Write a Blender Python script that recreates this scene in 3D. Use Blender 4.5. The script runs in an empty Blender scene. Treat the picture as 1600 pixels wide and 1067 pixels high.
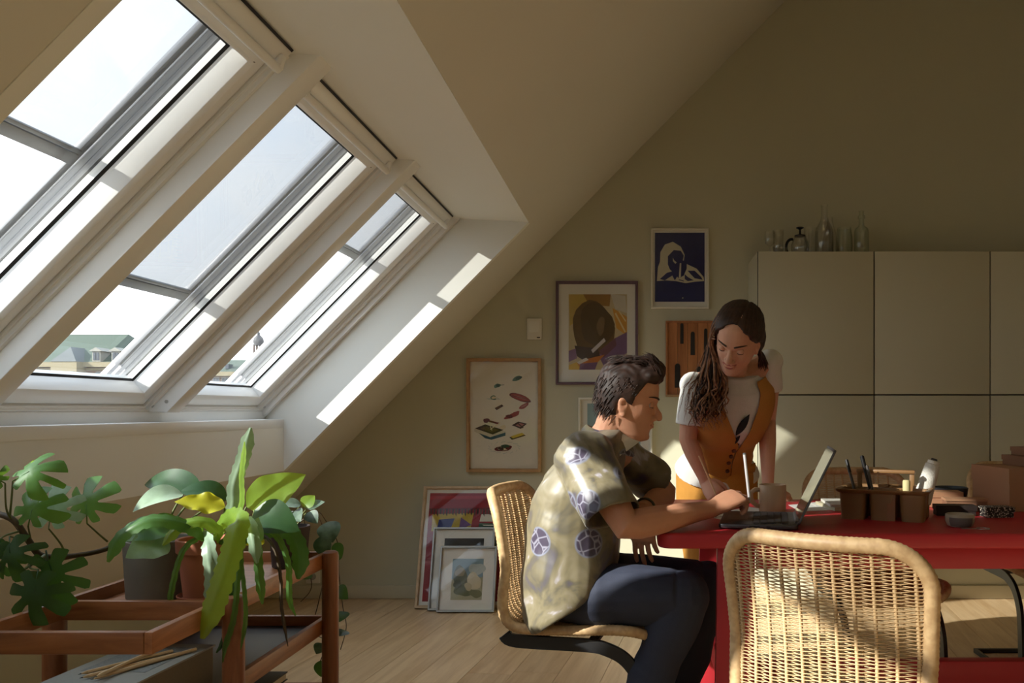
import bpy, bmesh, math, random
from mathutils import Vector, Matrix, Euler, noise as mnoise

# ------------------------------------------------------------------ camera, sky, sun, exposure
SC = bpy.context.scene
COL = SC.collection
FPX, CX, CY, CAMH = 1300.0, 1000.0, 640.0, 1.10      # focal length and vanishing point of the 1600 x 1067 frame

_cd = bpy.data.cameras.new('camera')
_cd.sensor_width = 36.0
_cd.lens = FPX / 1600.0 * 36.0
_cd.shift_x = -(CX - 800.0) / 1600.0
_cd.shift_y = (CY - 533.5) / 1600.0
_cd.clip_start = 0.05
_cd.clip_end = 2000
_cam = bpy.data.objects.new('camera', _cd)
COL.objects.link(_cam)
_cam.location = (0, 0, CAMH)
_cam.rotation_euler = (math.pi / 2, 0, 0)
SC.camera = _cam

_w = bpy.data.worlds.new('sky')
SC.world = _w
_w.use_nodes = True
_nt = _w.node_tree
_nt.nodes.clear()
_out = _nt.nodes.new('ShaderNodeOutputWorld')
_bg = _nt.nodes.new('ShaderNodeBackground')
_tc = _nt.nodes.new('ShaderNodeTexCoord')
_sep = _nt.nodes.new('ShaderNodeSeparateXYZ')
_rmp = _nt.nodes.new('ShaderNodeValToRGB')
_nz = _nt.nodes.new('ShaderNodeTexNoise')
_cr = _nt.nodes.new('ShaderNodeValToRGB')
_mx = _nt.nodes.new('ShaderNodeMixRGB')
_nt.links.new(_tc.outputs['Generated'], _sep.inputs[0])
_nt.links.new(_sep.outputs['Z'], _rmp.inputs[0])
_rmp.color_ramp.elements[0].position = 0.0
_rmp.color_ramp.elements[0].color = (0.93, 0.95, 0.97, 1)
_rmp.color_ramp.elements[1].position = 0.75
_rmp.color_ramp.elements[1].color = (0.42, 0.57, 0.80, 1)
_e = _rmp.color_ramp.elements.new(0.22)
_e.color = (0.76, 0.86, 0.98, 1)
_nz.inputs['Scale'].default_value = 3.2
_nz.inputs['Detail'].default_value = 6
_nz.inputs['Roughness'].default_value = 0.55
_nt.links.new(_tc.outputs['Generated'], _nz.inputs['Vector'])
_cr.color_ramp.elements[0].position = 0.42
_cr.color_ramp.elements[1].position = 0.66
_nt.links.new(_nz.outputs['Fac'], _cr.inputs[0])
_nt.links.new(_cr.outputs[0], _mx.inputs[0])
_nt.links.new(_rmp.outputs[0], _mx.inputs[1])
_mx.inputs[2].default_value = (0.95, 0.95, 0.95, 1)
_nt.links.new(_mx.outputs[0], _bg.inputs[0])
_bg.inputs[1].default_value = 0.92
_nt.links.new(_bg.outputs[0], _out.inputs[0])

SUN_DIR = Vector((1.0, 0.53, -0.57)).normalized()
_sd = bpy.data.lights.new('sun', 'SUN')
_sd.energy = 3.1
_sd.angle = math.radians(0.8)
_sd.color = (1.0, 0.96, 0.89)
_sun = bpy.data.objects.new('sun', _sd)
COL.objects.link(_sun)
_sun.location = (-6, -3, 6)
_sun.rotation_euler = SUN_DIR.to_track_quat('-Z', 'Y').to_euler()

SC.view_settings.view_transform = 'Standard'
SC.view_settings.look = 'None'
SC.view_settings.gamma = 1.0
SC.view_settings.use_curve_mapping = False
SC.view_settings.exposure = 2.0

# ------------------------------------------------------------------ helpers
R = math.radians
PI = math.pi
WM = {}                                    # world matrix of everything built, by name


def px(u, v, d):
    """Point of the room that lies d metres in front of the camera's station, at direction (u, v)."""
    return Vector(((u - CX) / FPX * d, d, CAMH - (v - CY) / FPX * d))


def tag(o, label=None, cat=None, group=None, kind=None):
    if label:
        o['label'] = label
    if cat:
        o['category'] = cat
    if group:
        o['group'] = group
    if kind:
        o['kind'] = kind
    return o


def thing(name, label, cat, loc=(0, 0, 0), rz=0.0, group=None, kind=None):
    o = bpy.data.objects.new(name, None)
    o.empty_display_size = 0.05
    COL.objects.link(o)
    o.location = loc
    o.rotation_euler = (0, 0, rz)
    WM[o.name] = Matrix.Translation(Vector(loc)) @ Matrix.Rotation(rz, 4, 'Z')
    return tag(o, label, cat, group, kind)


def copy_tree(o, parent=None):
    c = o.copy()
    COL.objects.link(c)
    c.parent = parent
    if parent is not None:
        c.matrix_parent_inverse = o.matrix_parent_inverse.copy()
    WM[c.name] = WM[o.name].copy()
    for ch in [x for x in bpy.data.objects if x.parent == o]:
        copy_tree(ch, c)
    return c


def perp(d):
    d = d.normalized()
    a = Vector((0, 0, 1)) if abs(d.z) < 0.9 else Vector((1, 0, 0))
    x = d.cross(a).normalized()
    return x, x.cross(d).normalized()


class MB:
    def __init__(s):
        s.v, s.f = [], []

    def add(s, vs, fs):
        o = len(s.v)
        s.v += [tuple(p) for p in vs]
        s.f += [[i + o for i in f] for f in fs]
        return s

    def box(s, c, d, rot=None):
        c = Vector(c)
        hx, hy, hz = d[0] / 2, d[1] / 2, d[2] / 2
        vs = [Vector((x, y, z)) for x in (-hx, hx) for y in (-hy, hy) for z in (-hz, hz)]
        if rot is not None:
            m = rot if isinstance(rot, Matrix) else Euler(rot).to_matrix()
            vs = [m @ p for p in vs]
        return s.add([p + c for p in vs], [(0, 1, 3, 2), (4, 6, 7, 5), (0, 4, 5, 1), (2, 3, 7, 6), (0, 2, 6, 4), (1, 5, 7, 3)])

    def bar(s, a, b, w, h, up=(0, 0, 1)):
        """Rectangular bar from a to b, w wide across, h tall along up."""
        a, b = Vector(a), Vector(b)
        d = (b - a).normalized()
        x = d.cross(Vector(up)).normalized()
        z = x.cross(d).normalized()
        vs = []
        for p in (a, b):
            for i, j in ((-1, -1), (1, -1), (1, 1), (-1, 1)):
                vs.append(p + x * (i * w / 2) + z * (j * h / 2))
        return s.add(vs, [(3, 2, 1, 0), (4, 5, 6, 7), (0, 1, 5, 4), (1, 2, 6, 5), (2, 3, 7, 6), (3, 0, 4, 7)])

    def prism(s, poly, vec):
        """poly: list of 3D points in a plane; extruded by vec."""
        n = len(poly)
        vec = Vector(vec)
        a = [Vector(p) for p in poly]
        nrm = Vector((0, 0, 0))
        for i in range(n):
            nrm += a[i].cross(a[(i + 1) % n])
        fl = nrm.dot(vec) > 0
        vs = a + [p + vec for p in a]
        fs = [list(range(n))[::-1] if fl else list(range(n)), [i + n for i in (range(n) if fl else reversed(range(n)))]]
        for i in range(n):
            j = (i + 1) % n
            fs.append([i, j, j + n, i + n] if fl else [j, i, i + n, j + n])
        return s.add(vs, fs)

    def loft(s, rings, cap=True, close=False):
        n = len(rings[0])
        vs = [p for r in rings for p in r]
        fs = []
        m = len(rings)
        for k in range(m if close else m - 1):
            k2 = (k + 1) % m
            for i in range(n):
                j = (i + 1) % n
                fs.append((k * n + i, k * n + j, k2 * n + j, k2 * n + i))
        if cap and not close:
            fs.append(tuple(reversed(range(n))))
            fs.append(tuple((m - 1) * n + i for i in range(n)))
        return s.add(vs, fs)

    def tube(s, pts, rad, n=8, cap=True, asp=1.0, up=None):
        """Tube along pts; rad a number or a list; asp scales the second cross axis."""
        pts = [Vector(p) for p in pts]
        if not isinstance(rad, (list, tuple)):
            rad = [rad] * len(pts)
        rings = []
        x = None
        for i, p in enumerate(pts):
            a, b = pts[max(i - 1, 0)], pts[min(i + 1, len(pts) - 1)]
            d = (b - a)
            d = d.normalized() if d.length > 1e-9 else Vector((0, 0, 1))
            if x is None:
                if up is not None:
                    x = d.cross(Vector(up)).normalized()
                else:
                    x = perp(d)[0]
            x = (x - d * x.dot(d))
            x = x.normalized() if x.length > 1e-6 else perp(d)[0]
            y = x.cross(d).normalized()
            rings.append([p + (x * math.cos(t) + y * (math.sin(t) * asp)) * rad[i] for t in (2 * PI * k / n for k in range(n))])
        return s.loft([list(reversed(r)) for r in rings], cap)

    def lathe(s, prof, n=24, c=(0, 0, 0), rot=None, close=False):
        """prof: list of (radius, z), outer surface bottom to top."""
        c = Vector(c)
        rings = []
        for r, z in prof:
            ring = [Vector((r * math.cos(t), r * math.sin(t), z)) for t in (2 * PI * k / n for k in range(n))]
            if rot is not None:
                ring = [rot @ p for p in ring]
            rings.append([p + c for p in ring])
        return s.loft(rings, True, close)

    def ell(s, c, r, rot=None, nu=14, nv=9):
        c = Vector(c)
        vs, fs = [], []
        for j in range(1, nv):
            ph = PI * j / nv
            for i in range(nu):
                th = 2 * PI * i / nu
                vs.append(Vector((r[0] * math.sin(ph) * math.cos(th), r[1] * math.sin(ph) * math.sin(th), -r[2] * math.cos(ph))))
        vs.append(Vector((0, 0, -r[2])))
        vs.append(Vector((0, 0, r[2])))
        if rot is not None:
            m = rot if isinstance(rot, Matrix) else Euler(rot).to_matrix()
            vs = [m @ p for p in vs]
        for j in range(nv - 2):
            for i in range(nu):
                k = (i + 1) % nu
                fs.append((j * nu + i, j * nu + k, (j + 1) * nu + k, (j + 1) * nu + i))
        b, t = len(vs) - 2, len(vs) - 1
        for i in range(nu):
            k = (i + 1) % nu
            fs.append((b, k, i))
            fs.append((t, (nv - 2) * nu + i, (nv - 2) * nu + k))
        return s.add([p + c for p in vs], fs)

    def sheet(s, rows, two=0.0):
        """Grid surface through rows of points (all the same length)."""
        n = len(rows[0])
        vs = [p for r in rows for p in r]
        fs = [(k * n + i, k * n + i + 1, (k + 1) * n + i + 1, (k + 1) * n + i) for k in range(len(rows) - 1) for i in range(n - 1)]
        return s.add(vs, fs)

    def mesh(s, name, inv=None):
        me = bpy.data.meshes.new(name)
        vs = s.v if inv is None else [inv @ Vector(p) for p in s.v]
        me.from_pydata([tuple(p) for p in vs], [], s.f)
        me.update()
        return me

    def build(s, name, m, parent=None, smooth=None, bevel=0.0, seg=2, world=False, label=None, kind=None, solid=0.0, sub=0, flip=False):
        inv = None
        org = None
        if parent is not None and world:
            inv = WM[parent.name].inverted()
        me = s.mesh(name, inv)
        if bevel > 0 or flip:
            bm = bmesh.new()
            bm.from_mesh(me)
            if bevel > 0:
                bmesh.ops.remove_doubles(bm, verts=bm.verts, dist=1e-5)
                ed = [e for e in bm.edges if len(e.link_faces) == 2 and e.calc_face_angle(0) > R(28)]
                bmesh.ops.bevel(bm, geom=ed, offset=bevel, segments=seg, profile=0.5, affect='EDGES', clamp_overlap=True)
            bmesh.ops.recalc_face_normals(bm, faces=bm.faces)
            bm.to_mesh(me)
            bm.free()
        o = bpy.data.objects.new(name, me)
        COL.objects.link(o)
        if m is not None:
            me.materials.append(m)
        if smooth is not None or bevel > 0:
            for p in me.polygons:
                p.use_smooth = True
            if smooth is None or smooth < 179:
                me.set_sharp_from_angle(angle=R(38 if smooth is None else smooth))
        if parent is not None:
            o.parent = parent
            WM[o.name] = WM[parent.name].copy()
        else:
            WM[o.name] = Matrix.Identity(4)
        if solid:
            md = o.modifiers.new('thick', 'SOLIDIFY')
            md.thickness = solid
            md.offset = 0
        if sub:
            md = o.modifiers.new('sub', 'SUBSURF')
            md.levels = md.render_levels = sub
        if label:
            o['label'] = label
        if kind:
            o['kind'] = kind
        return o


# ------------------------------------------------------------------ materials
MATS = {}


def lin(c):
    """sRGB 0..255 triple to linear."""
    return tuple(((x / 255.0) / 12.92 if x / 255.0 <= 0.04045 else ((x / 255.0 + 0.055) / 1.055) ** 2.4) for x in c)


def newmat(name):
    m = bpy.data.materials.new(name)
    m.use_nodes = True
    nt = m.node_tree
    b = nt.nodes['Principled BSDF']
    MATS[name] = m
    return m, nt, b


def mat(name, col, rough=0.6, metal=0.0, var=0.06, scale=6.0, bump=0.0, bscale=60.0, spec=0.5, coat=0.0, sheen=0.0, rnd=0.0, sss=0.0, trans=0.0, coord='Object'):
    """Plain material: colour with a soft procedural variation, optional fine relief and per-object variation."""
    m, nt, b = newmat(name)
    tc = nt.nodes.new('ShaderNodeTexCoord')
    nz = nt.nodes.new('ShaderNodeTexNoise')
    nz.inputs['Scale'].default_value = scale
    nz.inputs['Detail'].default_value = 4
    nt.links.new(tc.outputs[coord], nz.inputs['Vector'])
    mx = nt.nodes.new('ShaderNodeMixRGB')
    c = Vector(col[:3])
    mx.inputs[1].default_value = (*(c * (1 - var)), 1)
    mx.inputs[2].default_value = (*(c * (1 + var)), 1)
    nt.links.new(nz.outputs['Fac'], mx.inputs[0])
    last = mx.outputs[0]
    if rnd:
        oi = nt.nodes.new('ShaderNodeObjectInfo')
        hs = nt.nodes.new('ShaderNodeHueSaturation')
        mp = nt.nodes.new('ShaderNodeMapRange')
        mp.inputs[3].default_value = 1 - rnd
        mp.inputs[4].default_value = 1 + rnd
        nt.links.new(oi.outputs['Random'], mp.inputs[0])
        nt.links.new(mp.outputs[0], hs.inputs['Value'])
        nt.links.new(last, hs.inputs['Color'])
        last = hs.outputs[0]
    nt.links.new(last, b.inputs['Base Color'])
    b.inputs['Roughness'].default_value = rough
    b.inputs['Metallic'].default_value = metal
    b.inputs['Specular IOR Level'].default_value = spec
    b.inputs['Coat Weight'].default_value = coat
    b.inputs['Sheen Weight'].default_value = sheen
    b.inputs['Subsurface Weight'].default_value = sss
    if sss:
        b.inputs['Subsurface Radius'].default_value = (0.012, 0.005, 0.003)
        b.inputs['Subsurface Scale'].default_value = 1.0
    if bump:
        n2 = nt.nodes.new('ShaderNodeTexNoise')
        n2.inputs['Scale'].default_value = bscale
        n2.inputs['Detail'].default_value = 3
        nt.links.new(tc.outputs[coord], n2.inputs['Vector'])
        bp = nt.nodes.new('ShaderNodeBump')
        bp.inputs['Strength'].default_value = bump
        bp.inputs['Distance'].default_value = 0.01
        nt.links.new(n2.outputs['Fac'], bp.inputs['Height'])
        nt.links.new(bp.outputs[0], b.inputs['Normal'])
    return m


def wood(name, c1, c2, rough=0.45, stretch=(14, 1.0, 14), scale=3.0, rnd=0.12, bump=0.08):
    """Grain stretched along one axis of the object."""
    m, nt, b = newmat(name)
    tc = nt.nodes.new('ShaderNodeTexCoord')
    mp = nt.nodes.new('ShaderNodeMapping')
    mp.inputs['Scale'].default_value = stretch
    oi = nt.nodes.new('ShaderNodeObjectInfo')
    ad = nt.nodes.new('ShaderNodeVectorMath')
    sc = nt.nodes.new('ShaderNodeVectorMath')
    sc.operation = 'SCALE'
    sc.inputs[0].default_value = (13, 7, 5)
    nt.links.new(oi.outputs['Random'], sc.inputs['Scale'])
    nt.links.new(tc.outputs['Object'], ad.inputs[0])
    nt.links.new(sc.outputs[0], ad.inputs[1])
    nt.links.new(ad.outputs[0], mp.inputs[0])
    nz = nt.nodes.new('ShaderNodeTexNoise')
    nz.inputs['Scale'].default_value = scale
    nz.inputs['Detail'].default_value = 7
    nz.inputs['Roughness'].default_value = 0.62
    nz.inputs['Distortion'].default_value = 0.6
    nt.links.new(mp.outputs[0], nz.inputs['Vector'])
    rp = nt.nodes.new('ShaderNodeValToRGB')
    rp.color_ramp.elements[0].position = 0.32
    rp.color_ramp.elements[0].color = (*c1, 1)
    rp.color_ramp.elements[1].position = 0.68
    rp.color_ramp.elements[1].color = (*c2, 1)
    nt.links.new(nz.outputs['Fac'], rp.inputs[0])
    hs = nt.nodes.new('ShaderNodeHueSaturation')
    mr = nt.nodes.new('ShaderNodeMapRange')
    mr.inputs[3].default_value = 1 - rnd
    mr.inputs[4].default_value = 1 + rnd
    nt.links.new(oi.outputs['Random'], mr.inputs[0])
    nt.links.new(mr.outputs[0], hs.inputs['Value'])
    nt.links.new(rp.outputs[0], hs.inputs['Color'])
    nt.links.new(hs.outputs[0], b.inputs['Base Color'])
    b.inputs['Roughness'].default_value = rough
    if bump:
        bp = nt.nodes.new('ShaderNodeBump')
        bp.inputs['Strength'].default_value = bump
        bp.inputs['Distance'].default_value = 0.005
        nt.links.new(nz.outputs['Fac'], bp.inputs['Height'])
        nt.links.new(bp.outputs[0], b.inputs['Normal'])
    return m


def panemat(name, tint=(1, 1, 1), ior=1.45, rough=0.0, base=0.0):
    """Thin clear pane: passes light straight through and mirrors by Fresnel."""
    m = bpy.data.materials.new(name)
    m.use_nodes = True
    nt = m.node_tree
    nt.nodes.clear()
    out = nt.nodes.new('ShaderNodeOutputMaterial')
    tr = nt.nodes.new('ShaderNodeBsdfTransparent')
    tr.inputs[0].default_value = (*tint, 1)
    gl = nt.nodes.new('ShaderNodeBsdfGlossy')
    gl.inputs['Roughness'].default_value = rough
    fr = nt.nodes.new('ShaderNodeFresnel')
    ge = nt.nodes.new('ShaderNodeNewGeometry')
    mr = nt.nodes.new('ShaderNodeMapRange')          # the same air-to-glass index on both sides of the thin pane
    mr.inputs[3].default_value = ior
    mr.inputs[4].default_value = 1.0 / ior
    nt.links.new(ge.outputs['Backfacing'], mr.inputs[0])
    nt.links.new(mr.outputs[0], fr.inputs[0])
    mx = nt.nodes.new('ShaderNodeMixShader')
    nt.links.new(fr.outputs[0], mx.inputs[0])
    nt.links.new(tr.outputs[0], mx.inputs[1])
    nt.links.new(gl.outputs[0], mx.inputs[2])
    nt.links.new(mx.outputs[0], out.inputs[0])
    MATS[name] = m
    return m


WALL = mat('wall_paint', lin((198, 195, 171)), 0.85, var=0.02, scale=2, bump=0.03, bscale=220)
CEIL = mat('ceiling_paint', lin((222, 217, 204)), 0.85, var=0.02, scale=2, bump=0.03, bscale=220)
LINING = mat('reveal_paint', lin((240, 239, 231)), 0.8, var=0.01, scale=2)
WINWHITE = mat('window_lacquer', lin((243, 242, 238)), 0.35, var=0.01)
GREYMETAL = mat('cladding_grey', lin((150, 150, 152)), 0.4, metal=0.6, var=0.03)
GASKET = mat('gasket', (0.012, 0.012, 0.013), 0.7)
PANE = panemat('window_glass', (0.97, 0.985, 0.98))
BASEW = mat('baseboard_paint', lin((205, 198, 172)), 0.6, var=0.02)
STEEL = mat('steel', (0.55, 0.55, 0.55), 0.3, metal=1.0, var=0.03)
BLACKMET = mat('black_metal', (0.012, 0.012, 0.013), 0.42, var=0.05)
# ------------------------------------------------------------------ room shell
SL, B0 = 1.016, 2.624                       # interior slope: z = B0 + SL * x
GY, BY = 4.85, -3.6                         # gable wall, wall behind
RX, CZ = 3.4, 3.6                           # right wall, collar ceiling
KX = -2.3                                   # knee wall
OX0, OX1 = -1.804, -0.565                   # opening in the slope (lower, upper edge)
PITCH = 0.953
OPEN = [(1.351, 4.21), (0.98 - 4 * 0.953, 0.98)]      # skylight recesses along the room; second row unseen, lengthened for fill light
LZ = B0 + SL * OX1                          # height of the lintel lining


def zs(x):
    return B0 + SL * x


KZ = zs(KX)
XR = (CZ - B0) / SL


def struct(name, mb, m, label, cat, **k):
    o = mb.build(name, m, **k)
    return tag(o, label, cat, None, 'structure')


# gable wall with the slope cut off
mb = MB()
mb.prism([(KX - .1, GY, -.1), (RX + .1, GY, -.1), (RX + .1, GY, CZ + .1), (XR, GY, CZ + .1), (KX - .1, GY, KZ)], (0, .12, 0))
struct('wall_gable', mb, WALL, 'olive beige gable wall cut by the roof slope, hung with pictures', 'wall')
mb = MB()
mb.prism([(KX - .1, BY, -.1), (RX + .1, BY, -.1), (RX + .1, BY, CZ + .1), (XR, BY, CZ + .1), (KX - .1, BY, KZ)], (0, -.12, 0))
struct('wall_back', mb, WALL, 'olive beige wall behind the viewer at the other end', 'wall')
mb = MB().box((RX + .05, (GY + BY) / 2, CZ / 2), (.1, GY - BY, CZ + .2))
struct('wall_right', mb, WALL, 'olive beige side wall on the far side of the table', 'wall')
mb = MB().box((KX - .05, (GY + BY) / 2, KZ / 2), (.1, GY - BY, KZ))
struct('wall_knee', mb, WALL, 'low knee wall under the roof slope behind the trolley', 'wall')
mb = MB().box(((XR + RX) / 2, (GY + BY) / 2, CZ + .04), (RX - XR + .1, GY - BY, .08))
struct('ceiling', mb, CEIL, 'flat beige collar ceiling above the table', 'ceiling')


def slab(mb, x0, x1, y0, y1):
    mb.prism([(x0, y0, zs(x0)), (x1, y0, zs(x1)), (x1, y1, zs(x1)), (x0, y1, zs(x0))], (-.042, 0, .042))


mb = MB()
slab(mb, OX1, XR + .05, BY, GY)
slab(mb, KX - .05, OX0, BY, GY)
ys = [BY] + sorted(sum([list(o) for o in OPEN], [])) + [GY]
for i in range(0, len(ys), 2):
    slab(mb, OX0, OX1, ys[i], ys[i + 1])
struct('ceiling_slope', mb, CEIL, 'beige sloping roof ceiling with the skylight recess cut into it', 'ceiling')

# recess linings: side cheeks, lintel, apron below, ledge
EW = Vector((1, 0, SL)).normalized()
EP = Vector((SL, 0, -1)).normalized()
WO = Vector((OX0 - .002, 0, 1.11))


def WP(y, w, p):
    q = WO + EW * w + EP * p
    return Vector((q.x, y, q.z))


WTOP = 1.298
for k, (y0, y1) in enumerate(OPEN):
    mb = MB()
    up = WP(0, 1.36, -.2)
    lo = WP(0, -.14, -.2)
    cheek = [(OX1, zs(OX1)), (OX1, LZ), (up.x, LZ + .06), (up.x, up.z), (lo.x, lo.z), (lo.x, .98), (OX0, .98), (OX0, zs(OX0))]
    for y, t in ((y0 + .0015, -.04), (y1 - .0015, .04)):
        mb.prism([(x, y, z) for x, z in cheek], (0, t, 0))
    mb.prism([(OX1, y0, LZ), (OX1, y1, LZ), (up.x, y1, LZ + .02), (up.x, y0, LZ + .02)], (0, 0, .05))
    mb.prism([(OX0, y0, zs(OX0)), (OX0, y1, zs(OX0)), (OX0, y1, 1.05), (OX0, y0, 1.05)], (-.04, 0, 0))
    mb.v = [(x + .0015, y, z - .0015) for x, y, z in mb.v]
    struct('wall_recess', mb, LINING, ['pale plaster lining of the skylight recess with a sun patch', 'pale plaster lining of the unseen skylight recess behind the viewer, lengthened for fill light'][k], 'wall')
    mb = MB()
    mb.box(((OX0 - .19) - .0 + .095 + .003, (y0 + y1) / 2, 1.03), (.19, y1 - y0 - .002, .045))
    mb.box((OX0 - .115, (y0 + y1) / 2, 1.068), (.05, y1 - y0 - .002, .05))
    mb.box((OX0 - .155, (y0 + y1) / 2, 1.09), (.05, y1 - y0 - .002, .11))
    struct('trim_%d' % (k + 1), mb, WINWHITE, ['white ledge board running below the three roof windows', 'white ledge board below the pair of unseen roof windows behind the viewer'][k], 'window ledge', bevel=.004)

# baseboard
mb = MB()
mb.box(((KX + RX) / 2, GY - .008, .04), (RX - KX, .016, .075))
struct('baseboard_gable', mb, BASEW, 'low beige baseboard along the foot of the gable wall', 'baseboard', bevel=.003)
mb = MB().box((RX - .008, (BY + GY) / 2, .04), (.016, GY - BY, .075))
struct('baseboard_right', mb, BASEW, 'low beige baseboard along the side wall', 'baseboard', bevel=.003)

# floor of oak planks
OAK = wood('oak_plank', lin((202, 167, 122)), lin((230, 202, 160)), 0.34, (11, 0.9, 11), 2.2, 0.10)
mb = MB().box(((KX + RX) / 2, (GY + BY) / 2, -.06), (RX - KX + .2, GY - BY + .2, .08))
FLOOR = struct('floor', mb, mat('floor_base', (.05, .035, .02), .8), 'pale oak plank floor running towards the gable wall', 'floor')


def clip(poly, f):
    out = []
    for i in range(len(poly)):
        a, b = poly[i], poly[(i + 1) % len(poly)]
        fa, fb = f(a), f(b)
        if fa >= 0:
            out.append(a)
        if fa * fb < 0:
            t = fa / (fa - fb)
            out.append((a[0] + (b[0] - a[0]) * t, a[1] + (b[1] - a[1]) * t))
    return out


random.seed(4)
ang = R(-7.0)
ca, sa = math.cos(ang), math.sin(ang)
PW = 0.19
for i in range(-22, 26):
    yy = -4.0 - random.random() * 1.8
    while yy < 7:
        ln = random.choice((1.8, 1.8, 2.1, 1.4))
        g = .0009
        rect = [(i * PW + g, yy + g), ((i + 1) * PW - g, yy + g), ((i + 1) * PW - g, yy + ln - g), (i * PW + g, yy + ln - g)]
        cxy = ((i + .5) * PW, yy + ln / 2)
        yy += ln
        wpoly = [(x * ca - y * sa, x * sa + y * ca) for x, y in rect]
        for f in (lambda q: q[0] - KX, lambda q: RX - q[0], lambda q: q[1] - BY, lambda q: GY - q[1]):
            wpoly = clip(wpoly, f) if len(wpoly) > 2 else []
        if len(wpoly) < 3:
            continue
        # local frame of the plank, so that the grain runs along it
        loc = [((x * ca + y * sa) - cxy[0], (-x * sa + y * ca) - cxy[1]) for x, y in wpoly]
        if max(q[0] for q in loc) - min(q[0] for q in loc) < .01 or max(q[1] for q in loc) - min(q[1] for q in loc) < .01:
            continue
        mb = MB()
        mb.prism([(x, y, 0) for x, y in loc], (0, 0, .02))
        o = mb.build('plank', OAK, FLOOR)
        o.location = (cxy[0] * ca - cxy[1] * sa, cxy[0] * sa + cxy[1] * ca, -.02)
        o.rotation_euler = (0, 0, ang)

# ------------------------------------------------------------------ roof windows
AWN = bpy.data.materials.new('awning_mesh')
AWN.use_nodes = True
_nt = AWN.node_tree
_nt.nodes.clear()
_o = _nt.nodes.new('ShaderNodeOutputMaterial')
_t = _nt.nodes.new('ShaderNodeBsdfTransparent')
_d = _nt.nodes.new('ShaderNodeBsdfDiffuse')
_d.inputs[0].default_value = (.06, .065, .08, 1)
_tl = _nt.nodes.new('ShaderNodeBsdfTranslucent')
_tl.inputs[0].default_value = (.10, .11, .13, 1)
_m1 = _nt.nodes.new('ShaderNodeMixShader')
_m1.inputs[0].default_value = .4
_m2 = _nt.nodes.new('ShaderNodeMixShader')
_m2.inputs[0].default_value = .22
_lw = _nt.nodes.new('ShaderNodeLayerWeight')          # woven threads: the openings close up at slanting angles
_lw.inputs[0].default_value = .5
_mr = _nt.nodes.new('ShaderNodeMapRange')
_mr.inputs[1].default_value, _mr.inputs[2].default_value = 0, 1
_mr.inputs[3].default_value, _mr.inputs[4].default_value = .50, 0
_nt.links.new(_lw.outputs['Facing'], _mr.inputs[0])
_nt.links.new(_mr.outputs[0], _m2.inputs[0])
_nt.links.new(_d.outputs[0], _m1.inputs[1])
_nt.links.new(_tl.outputs[0], _m1.inputs[2])
_nt.links.new(_m1.outputs[0], _m2.inputs[1])
_nt.links.new(_t.outputs[0], _m2.inputs[2])
_nt.links.new(_m2.outputs[0], _o.inputs[0])


def rings(mb, y0, y1, w0, w1, prof, close=True):
    """Mitred rectangular ring; prof is a list of (offset inward, p)."""
    rg = []
    for of, p in prof:
        (ol, orr, ob, ot) = of if isinstance(of, tuple) else (of,) * 4
        rg.append([WP(y0 + ol, w0 + ob, p), WP(y1 - orr, w0 + ob, p), WP(y1 - orr, w1 - ot, p), WP(y0 + ol, w1 - ot, p)])
    mb.loft(rg, cap=not close, close=close)


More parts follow.
